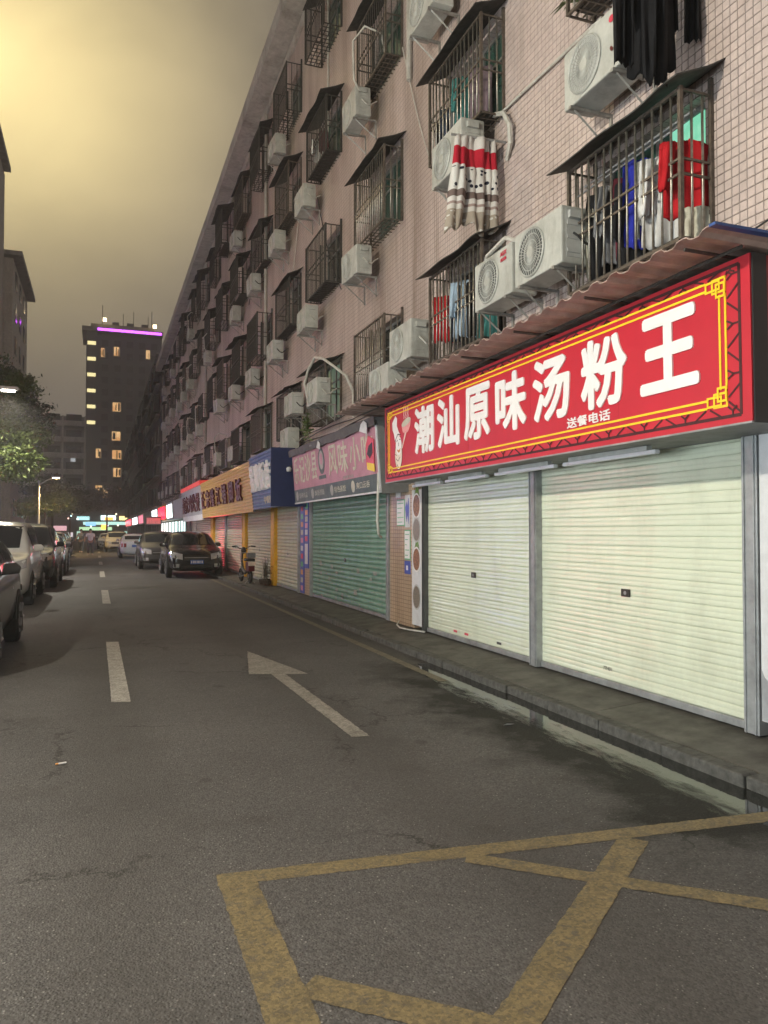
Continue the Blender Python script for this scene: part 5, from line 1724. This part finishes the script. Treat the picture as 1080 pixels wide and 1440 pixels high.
car('suv', -2.02, 8.9, 'car_silver', 'dark silver car cut by the left edge, nearest of the left row', rz=0)
car('mpv', -2.27, 17.6, 'car_white', 'off white people carrier in the left row behind the nearest car')
car('mpv', -2.05, 23.0, 'car_black', 'black people carrier behind the off white one on the left')
car('sedan', -2.05, 29.6, 'car_dark', 'dark blue car behind the black people carrier')
car('sedan', -2.3, 36.5, 'car_white', 'small white car farther along the left row')
car('suv', -2.5, 43, 'car_cream', 'cream car far along the left row')
car('sedan', -2.6, 50, 'car_grey', 'grey car far along the left row')
car('suv', -2.8, 57, 'car_black', 'farthest dark car in the left row')
# ================================================================== SCOOTER AND PLANT
SCT = empty('electric_scooter', (3.98, 21.6, .135), R(4))
tag(SCT, 'small electric scooter seen from behind on the pavement', 'scooter')
def wheel_at(y, r=.20):
    q = MB()
    n = 24
    q.tube([(0, y + (r - .03) * math.cos(2 * math.pi * k / n), r + (r - .03) * math.sin(2 * math.pi * k / n)) for k in range(n + 1)], .035, 8, cap=False)
    w = q.build('wheel', M['tyre'], SCT, smooth=True)
    h = MB().cyl((-.05, y, r), (.05, y, r), .06, 14)
    for k in range(6):
        a = math.pi * k / 3
        h.tube([(0, y, r), (0, y + (r - .05) * math.cos(a), r + (r - .05) * math.sin(a))], .012, 4)
    h.build('hub', M['rim'], w)
wheel_at(0); wheel_at(1.0)
MB().tube([(0, 0, .28), (0, .25, .36), (0, .55, .26), (0, .85, .40), (0, .92, .55)], .04, 8).build('frame', M['dark_iron'], SCT, smooth=True)
MB().tube([(0, 1.0, .2), (0, .93, .55), (0, .86, .95)], .028, 8).build('fork', M['dark_iron'], SCT)
hb = MB().tube([(-.34, .70, 1.02), (-.20, .76, 1.03), (-.10, .85, .96), (.10, .85, .96), (.20, .76, 1.03), (.34, .70, 1.02)], .014, 8).build('handlebar', M['dark_iron'], SCT)
for s in (-1, 1): MB().tube([(s * .34, .70, 1.02), (s * .22, .75, 1.03)], .022, 8).build('grip', M['tyre'], hb)
MB().tube([(0, .80, .84), (0, .74, .90), (0, .78, .99)], [.05, .085, .05], 10).build('instrument', M['dark_iron'], SCT, smooth=True)
MB().box((-.12, -.12, .62), (.12, .28, .70)).build('seat', M['tyre'], SCT, bevel=.03)
MB().box((-.09, -.18, .34), (.09, .18, .60)).build('battery_box', M['maroon'], SCT, bevel=.02)
MB().box((-.10, -.205, .50), (.10, -.185, .60)).build('number_plate', M['skin_print'], SCT)
MB().box((-.11, -.20, .72), (.11, .02, .86)).build('carrier_box', M['cl_grey'], SCT, bevel=.02)
rk = MB().tube([(-.11, .0, .66), (-.26, .05, .66), (-.26, .05, .86), (-.11, .0, .86)], .014, 6).build('side_rack', M['steel'], SCT)
MB().tube([(-.10, .3, .22), (-.20, .3, .18), (-.28, .3, .18)], .02, 6).tube([(.10, .3, .22), (.20, .3, .26)], .02, 6).build('pedals', M['steel'], SCT)
MB().tube([(-.05, 0, .1), (-.14, .02, .0)], .012, 6).tube([(.05, 0, .1), (.14, .02, 0)], .012, 6).build('stand', M['steel'], SCT)
PL = empty('potted_plant', (4.28, 21.0, .145)); tag(PL, 'bare dark potted shrubs beside the scooter', 'plant')
MB().tube([(0, 0, 0), (0, 0, .14)], [.14, .17], 12).tube([(-.02, -.38, 0), (-.02, -.38, .12)], [.10, .13], 12).build('pots', M['soil'], PL)
stb = MB()
for (x0, y0, hh, n) in ((0, 0, .85, 5), (-.02, -.38, .55, 6)):
    for k in range(n):
        a = rnd.uniform(-.35, .35); c_ = rnd.uniform(-.3, .3); h_ = hh * rnd.uniform(.5, 1)
        pts = [(x0 + c_ * .3 * t + .02 * noise.noise((t * 4, k, 1)), y0 + a * .5 * t + .05 * noise.noise((t * 5, k, hh)), .12 + h_ * t) for t in [i / 6 for i in range(7)]]
        stb.tube(pts, [.012 * (1 - .08 * i) for i in range(7)], 5)
stb.build('stems', M['bark'], PL)
leaf_clump('leaves', (-.01, -.3, .35), (.12, .2, .25), 150, M['leaf_dark'], .035, PL, 9)
leaf_clump('leaves', (0, .0, .28), (.1, .12, .2), 80, M['leaf_dark'], .03, PL, 10)

# ================================================================== PEOPLE
def person(x, y, rz, shirt, legs, label, stride=.16):
    q = empty('person', (x, y, 0), rz)
    def skin(name, verts, edges, mat, root=0, sub=2):
        me = bpy.data.meshes.new(name); me.from_pydata([v[:3] for v in verts], edges, [])
        o = lk(bpy.data.objects.new(name, me), q)
        o.modifiers.new('skin', 'SKIN'); s = o.modifiers.new('sub', 'SUBSURF'); s.levels = sub; s.render_levels = sub
        for i, v in enumerate(verts):
            d = me.skin_vertices[0].data[i]; d.radius = (v[3], v[4] if len(v) > 4 else v[3]); d.use_root = (i == root)
        me.materials.append(mat)
        for p in me.polygons: p.use_smooth = True
        return o
    sk = pm('skin', (.42, .26, .19), .5)
    body = [(0, 0, .95, .15, .11), (0, 0, 1.15, .14, .10), (0, 0, 1.36, .16, .11), (0, 0, 1.46, .06), (0, 0, 1.54, .055), (0, -.01, 1.64, .085, .10), (0, 0, 1.72, .06),
            (.18, 0, 1.40, .06), (.25, .05, 1.14, .045), (.27, -.06, .92, .038), (.28, -.10, .82, .035),
            (-.18, 0, 1.40, .06), (-.27, -.02, 1.16, .045), (-.36, -.12, .98, .038), (-.39, -.15, .90, .035),
            (.09, 0, .88, .09), (.10, -stride * .6, .50, .065), (.10, -stride * .7, .10, .05), (.10, -stride * .7 - .12, .04, .04),
            (-.09, 0, .88, .09), (-.10, stride * .5, .50, .065), (-.10, stride * 1.2, .12, .05), (-.10, stride * 1.2 - .11, .05, .04)]
    ed = [(0, 1), (1, 2), (2, 3), (3, 4), (4, 5), (5, 6), (2, 7), (7, 8), (8, 9), (9, 10), (2, 11), (11, 12), (12, 13), (13, 14), (0, 15), (15, 16), (16, 17), (17, 18), (0, 19), (19, 20), (20, 21), (21, 22)]
    skin('body', body, ed, sk)
    skin('shirt', [(0, 0, .90, .185, .135), (0, 0, 1.12, .175, .13), (0, 0, 1.36, .19, .135), (0, 0, 1.45, .08), (.19, 0, 1.40, .085), (.24, .035, 1.20, .072), (-.19, 0, 1.40, .085), (-.26, -.01, 1.22, .072)],
         [(0, 1), (1, 2), (2, 3), (2, 4), (4, 5), (2, 6), (6, 7)], shirt)
    skin('trousers', [(0, 0, .93, .175, .13), (.10, 0, .82, .115), (.11, -stride * .6, .50, .09), (.11, -stride * .7, .13, .075), (-.10, 0, .82, .115), (-.11, stride * .5, .50, .09), (-.11, stride * 1.2, .15, .075)],
         [(0, 1), (1, 2), (2, 3), (0, 4), (4, 5), (5, 6)], legs)
    hr = MB(); vs = []; n = 12
    for i in range(6):
        t = i / 5 * 1.7
        for k in range(n):
            a = 2 * math.pi * k / n
            vs.append((.098 * math.sin(t) * math.cos(a), .008 + .112 * math.sin(t) * math.sin(a), 1.665 + .105 * math.cos(t)))
    hr.add(vs, [(i * n + k, i * n + (k + 1) % n, (i + 1) * n + (k + 1) % n, (i + 1) * n + k) for i in range(5) for k in range(n)]).build('hair', M['cl_black'], q, smooth=True)
    tag(q, label, 'person')
person(-.55, 54.5, R(8), M['cl_white'], M['cl_grey'], 'person in a white shirt and grey trousers walking down the road')
person(-1.25, 60.5, R(-20), M['cl_grey'], M['cl_grey'], 'person in grey standing beside the left row of cars', .06)

# ================================================================== TREES
def tree(name, x, y, h, crown, label, nleaf, leaf, mat, seed, trunk_r=.12):
    r_ = random.Random(seed)
    q = empty(name, (x, y, 0))
    tb = MB()
    hb_ = crown[0][2] - crown[0][3][2] * .4
    tb.tube([(0, 0, 0), (.05, 0, hb_ * .5), (.0, .05, hb_), (.05, 0, hb_ + .8)], [trunk_r * 1.3, trunk_r, trunk_r * .8, trunk_r * .5], 8)
    for (cx, cy, cz, s) in crown:
        st_ = Vector((0, .05, hb_ * r_.uniform(.8, 1))); e = Vector((cx, cy, cz))
        mid = st_.lerp(e, .5) + Vector((r_.uniform(-.2, .2), r_.uniform(-.2, .2), .15))
        tb.tube([st_, mid, e], [trunk_r * .55, trunk_r * .35, trunk_r * .12], 6)
        for k in range(4):
            d = Vector((r_.gauss(0, .5) * s[0], r_.gauss(0, .5) * s[1], r_.gauss(0, .5) * s[2]))
            tb.tube([mid.lerp(e, .6), e + d], [trunk_r * .2, trunk_r * .06], 4)
    tb.build('trunk', M['bark'], q)
    b = MB()
    for (cx, cy, cz, s) in crown:
        for c in range(int(nleaf / 26)):
            # twig clusters near the shell so the crown has gaps
            d = Vector((r_.gauss(0, 1), r_.gauss(0, 1), r_.gauss(0, 1))).normalized() * (r_.random() ** .45)
            cp = Vector((cx + d.x * s[0], cy + d.y * s[1], cz + d.z * s[2]))
            sp = r_.uniform(.16, .34) * (s[0] + s[2]) * .28
            for k in range(26):
                p = cp + Vector((r_.gauss(0, sp), r_.gauss(0, sp), r_.gauss(0, sp * .55)))
                u = Vector((r_.gauss(0, 1), r_.gauss(0, 1), r_.gauss(-.3, .5))).normalized()
                v = u.cross(Vector((r_.gauss(0, .5), r_.gauss(0, .5), 1))).normalized()
                l_ = leaf * r_.uniform(.6, 1.3)
                b.add([p - u * l_, p + v * l_ * .42, p + u * l_, p - v * l_ * .42], [(0, 1, 2, 3)])
    b.build('crown', mat, q, fix=False)
    return tag(q, label, 'tree')
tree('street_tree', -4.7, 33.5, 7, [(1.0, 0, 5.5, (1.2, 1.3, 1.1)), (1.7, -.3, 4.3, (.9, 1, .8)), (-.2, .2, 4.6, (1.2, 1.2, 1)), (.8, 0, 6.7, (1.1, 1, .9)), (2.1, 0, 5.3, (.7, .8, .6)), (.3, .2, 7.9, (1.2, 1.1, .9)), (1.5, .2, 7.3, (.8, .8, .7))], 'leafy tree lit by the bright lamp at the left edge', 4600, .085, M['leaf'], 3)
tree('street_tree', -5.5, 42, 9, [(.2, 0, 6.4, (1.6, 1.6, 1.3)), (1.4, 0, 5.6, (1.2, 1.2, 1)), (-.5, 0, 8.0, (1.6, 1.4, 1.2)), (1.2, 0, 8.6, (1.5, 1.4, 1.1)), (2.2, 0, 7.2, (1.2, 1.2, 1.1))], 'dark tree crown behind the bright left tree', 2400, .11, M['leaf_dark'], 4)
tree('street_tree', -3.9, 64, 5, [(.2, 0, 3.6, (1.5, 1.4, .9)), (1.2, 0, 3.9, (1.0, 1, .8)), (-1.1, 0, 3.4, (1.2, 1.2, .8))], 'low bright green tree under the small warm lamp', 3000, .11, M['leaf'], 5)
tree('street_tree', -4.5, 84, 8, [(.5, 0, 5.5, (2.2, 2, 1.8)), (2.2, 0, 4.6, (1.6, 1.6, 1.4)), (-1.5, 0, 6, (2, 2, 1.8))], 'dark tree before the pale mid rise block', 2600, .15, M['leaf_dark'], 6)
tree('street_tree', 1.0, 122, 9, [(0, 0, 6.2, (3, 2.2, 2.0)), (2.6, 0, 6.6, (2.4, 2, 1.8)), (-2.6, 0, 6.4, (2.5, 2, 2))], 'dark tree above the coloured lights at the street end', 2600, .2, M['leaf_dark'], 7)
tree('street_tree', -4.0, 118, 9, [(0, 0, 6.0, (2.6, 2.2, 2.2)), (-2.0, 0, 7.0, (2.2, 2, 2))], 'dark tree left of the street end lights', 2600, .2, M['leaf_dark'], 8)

# ================================================================== FAR BUILDINGS
TW = empty('tower', (-3.4, 200, 0)); tag(TW, 'dark high rise tower with a purple light line on top', 'building')
wallm = pm('tower_wall', (.085, .085, .09), .8)
MB().box((0, 0, 0), (2.4, 16, 50.6)).box((2.4, .8, 0), (17.8, 16, 50.2)).build('wall', wallm, TW)
MB().box((-1.0, -.6, 50.6), (18, 16.2, 51.6)).box((1, 2, 51.6), (16, 12, 53)).build('parapet', M['concrete'], TW)
MB().box((2.6, -.9, 50.75), (17.6, -.62, 51.25)).build('purple_light_line', emit('purple_line', (.62, .10, 1), 4.5), TW)
for k, (x_, z_) in enumerate(((4.2, 53.2), (16.0, 52.6))):
    MB().box((x_ - .4, -.5, z_), (x_ + .4, .2, z_ + .7)).build('roof_lamp', emit('roof_lamp_glow', (1, .72, .38), 12), TW)
an = MB()
for x_, h_ in ((3.6, 5), (8.5, 3.2), (11, 4), (14.5, 3), (15.4, 4.5)): an.box((x_, 3, 53), (x_ + .14, 3.14, 53 + h_))
for x_ in (6, 9.5, 13): an.box((x_, 3, 53), (x_ + 1.6, 5, 54))
an.build('antennas', M['dark_iron'], TW)
slabm = emit('stair_light', (1, .86, .42), 1.4)
for k in range(6):
    MB().box((.3, -.35, 47.2 - 3.9 * k), (2.2, -.02, 48.0 - 3.9 * k)).build('stair_light', slabm, TW)
dkw = MB().box((0, -.06, 0), (1.5, -.005, 1.6)).mesh('window'); dkw.materials.append(M['pane'])
ltw = MB().box((0, -.06, 0), (1.5, -.005, 1.9)).mesh('window'); ltw.materials.append(M['room_warm'])
for fl in range(15):
    for c_ in range(5):
        obj_from(dkw, 'window', TW, (3.6 + 2.9 * c_, .8, 4.5 + 3.05 * fl))
litw = [(3.4, 44.5, .5), (6.4, 45.0, .8), (14, 44.8, .6), (6.2, 31.2, 1.2), (6.1, 24, 1.3), (6.2, 19.4, 1.4), (2.3, 19.6, .8), (6.5, 15, 1.1), (1.8, 10.6, 1.4), (4.1, 9.8, .7), (7.7, 10, .8)]
for x_, z_, s_ in litw:
    MB().box((x_ - .3, .55, z_ - .2), (x_ + 1.5 * s_ + .3, .79, z_ + 2.3)).build('window_recess', M['concrete'], TW)
    w_ = obj_from(ltw, 'window', TW, (x_, .55, z_), (s_, 1, 1.15))
    cu = MB()
    for k in range(rnd.randrange(2, 4)):
        xx = rnd.uniform(.05, 1.2); cu.box((xx, -.12, rnd.uniform(0, .5)), (xx + rnd.uniform(.12, .38), -.065, rnd.uniform(1.2, 1.9)))
    cu.box((.72, -.15, 0), (.78, -.125, 1.9))
    cu.build('curtain', M['cl_grey'], w_)
MR = empty('mid_rise_block', (-10.2, 150, 0)); tag(MR, 'pale mid rise block with balconies left of the tower', 'building')
MB().box((0, 0, 0), (7.7, 12, 22.4)).build('wall', pm('pale_render', (.17, .165, .155), .8), MR)
for k in range(7):
    z_ = 3.2 + 2.9 * k
    MB().box((-.1, -1.1, z_), (7.75, -.95, z_ + .9)).box((-.1, -.95, z_), (7.75, -.003, z_ + .15)).build('balcony', M['eave'], MR)
    for c_ in range(2):
        MB().box((.8 + 3.6 * c_, -.06, z_ + .3), (3.4 + 3.6 * c_, -.004, z_ + 2.2)).build('window', M['pane'], MR)
for x_ in (0, 3.7, 7.4): MB().box((x_, -1.12, 0), (x_ + .3, -.96, 22.4)).build('column', M['eave'], MR)
MB().box((5.2, -.3, 14.2), (6.0, -.07, 15.2)).build('lit_window', emit('cool_window', (.8, .85, .9), .5), MR)
LB = empty('left_apartment_block', (-7.5, 66, 0)); tag(LB, 'tall block with a pale overhanging roof edge at the left margin', 'building')
rn = pm('warm_render', (.62, .57, .48), .8, dirt=.4)
MB().box((-14, 10, 0), (0, 24.5, 26.2)).box((-14, -6, 0), (-.75, 9.9, 33.6)).build('wall', rn, LB)
MB().box((-14.5, 9.95, 26.5), (.75, 25.1, 26.9)).box((-14.5, -6.2, 33.9), (-.25, 9.9, 34.3)).build('roof_edge', M['eave'], LB)
for k in range(8):
    for yy in (12, 16, 20):
        MB().box((.004, yy, 3 + 3 * k), (.05, yy + 1.5, 4.6 + 3 * k)).build('window', M['pane'], LB)
    for yy in (-4, 0, 4):
        MB().box((-.746, yy, 3 + 3 * k), (-.70, yy + 1.5, 4.6 + 3 * k)).build('window', M['pane'], LB)
# street end: stalls with coloured lights
ES = empty('street_end_shops', (0, 140, 0)); tag(ES, 'row of shops with coloured lights closing the street', 'building')
MB().box((-12, .5, 0), (12, 8, 6.5)).build('wall', wallm, ES)
def gb(name, x0, x1, z0, z1, col, s, y=.3):
    MB().box((x0, y, z0), (x1, y + .15, z1)).build(name, emit(name + '_glow', col, s), ES)
gb('lit_shop', -3.6, 6.4, .3, 1.6, (.55, .9, .75), .8); gb('sign_board', -2.6, 5.6, 2.7, 3.2, (.55, .95, .85), 1.2)
gb('sign_board', -3.2, 2.0, 1.75, 2.3, (.6, .95, .55), 1.1, .1); gb('sign_board', .2, 2.6, 3.5, 4.3, (.7, 1, .95), 2.6, .1)
gb('sign_board', -8.4, -5.2, 1.7, 2.5, (1, .55, .6), .9); gb('lit_shop', -9.2, -4.2, .3, 1.4, (.9, .8, .85), .9)
gb('sign_board', 3.2, 5.4, 3.5, 4.2, (1, .75, .3), 2.2, .1); gb('lantern', .3, 1.3, 1.9, 2.7, (1, .45, .08), 3, -.1); gb('lantern', .8, 2.2, 3.5, 4.0, (1, .5, .1), 2, -.2)
gb('sign_board', -3.6, -1.6, 3.5, 4.1, (.5, .9, .9), 1.4, .1); gb('sign_board', -2.2, -.6, 2.5, 3.1, (.3, .6, 1), 1.5, -.1); gb('sign_board', 5.5, 6.6, .9, 2.1, (1, .1, .1), 1.6, -.2)
for i in range(14):
    x_ = -9 + 16 * rnd.random(); z_ = 2.2 + 2.4 * rnd.random()
    gb('lantern', x_, x_ + .24, z_, z_ + .24, rnd.choice(((1, .6, .5), (.6, .95, 1), (1, .9, .6), (.8, 1, .85), (.9, .7, 1), (1, 1, .95))), 3, -.5 - .05 * i)
MB().box((-2.8, -.9, .2), (4, -.75, 1.7)).build('hoarding', pm('hoarding', (.12, .10, .11), .7), ES)

# opposite side of the road: lit shops facing the shutters (seen in their sheen)
OP = empty('opposite_shop_building', (-8.5, 0, 0)); tag(OP, 'low shop building on the opposite side of the road, out of view', 'building')
MB().box((-6, -20, 0), (0, 57, 7)).build('wall', rn, OP)
def opp(ya, yb, label, glow, sign_em, zt=2.6):
    q = face_root('lit_shop', -8.48, ya, .15, side=1)
    w = yb - ya
    MB().box((.05, .05, 0), (w - .05, zt - .15, .02)).build('lit_window', glow, q)
    f = MB()
    for k in range(5): f.box((w * k / 4 - .04, 0, .022), (w * k / 4 + .04, zt - .1, .08))
    f.build('mullions', M['frame'], q)
    MB().box((0, zt, .0), (w, zt + .9, .35)).build('sign_box', M['sign_grey'], q)
    if sign_em:
        for k in range(5): MB().box((w * (.1 + .17 * k), zt + .15, .352), (w * (.21 + .17 * k), zt + .75, .38)).build('lit_letter', sign_em, q)
    tag(q, label, 'shop front')
O_w = emit('opposite_window_light', (.80, .94, 1.0), SHOP_GLOW)
O_w2 = emit('opposite_window_light_dim', (.95, .92, .85), SHOP_GLOW * .36)
opp(-9, -4.4, 'white lit shop front across the road behind the viewer', O_w, None)
opp(-4, 1.6, 'white lit shop front across the road beside the viewer', O_w, None)
opp(2, 8.6, 'white lit shop front across the road facing the pale shutters', O_w, None)
opp(9, 17, 'dim shop front across the road behind the nearest cars', O_w2, None)
O_b = emit('blue_sign_light', (.12, .18, 1), 20); O_r = emit('red_sign_light', (1, .05, .06), 20); O_ww = emit('white_sign_light', (.9, .95, 1), 16)
opp(20, 27, 'shop front with a red lit sign across the road', O_w2, O_r)
opp(27.5, 34, 'shop front with a blue lit sign across the road', O_w2, O_b)
opp(34.5, 41, 'shop front with a white lit sign across the road', O_w2, O_ww)
opp(41.5, 48, 'farther shop front with a red lit sign across the road', O_w2, O_r)
opp(48.5, 56, 'farther shop front with a blue lit sign across the road', O_w2, O_b)

# ================================================================== SMALL THINGS ON THE ROAD
lt_ = MB()
lt_.add([(0, 0, .004), (.09, .01, .006), (.13, -.02, .012), (.10, -.045, .02), (.03, -.03, .025), (.05, .0, .012)], [(0, 1, 2), (0, 2, 3), (0, 3, 4), (5, 1, 3), (5, 4, 0)])
o = lt_.build('litter', M['letter_white'], fix=False); o.location = (3.12, 5.62, .004); o.scale = (.8, .8, .8)
tag(o, 'crumpled white paper scrap beside the puddle', 'litter')
cg = MB().cyl((0, 0, .008), (.05, .012, .008), .006, 8).build('cigarette_end', M['letter_white']); cg.location = (-.25, 5.75, 0)
MB().cyl((-.018, -.004, .008), (0, 0, .008), .0062, 8).build('filter', M['poster_orange'], cg)
tag(cg, 'cigarette end lying on the left of the road', 'litter')

# ================================================================== HAZE
hz = MB().box((-60, -30, -1), (60, 290, 62)).build('haze', None)
hm = bpy.data.materials.new('haze'); hm.use_nodes = True
t = hm.node_tree
for n_ in list(t.nodes): t.nodes.remove(n_)
ou = t.nodes.new('ShaderNodeOutputMaterial'); pv_ = t.nodes.new('ShaderNodeVolumePrincipled')
pv_.inputs['Density'].default_value = HAZE
pv_.inputs['Color'].default_value = (.93, .90, .86, 1)
pv_.inputs['Anisotropy'].default_value = .35
t.links.new(pv_.outputs[0], ou.inputs['Volume'])
hz.data.materials.append(hm)
tag(hz, kind='stuff')
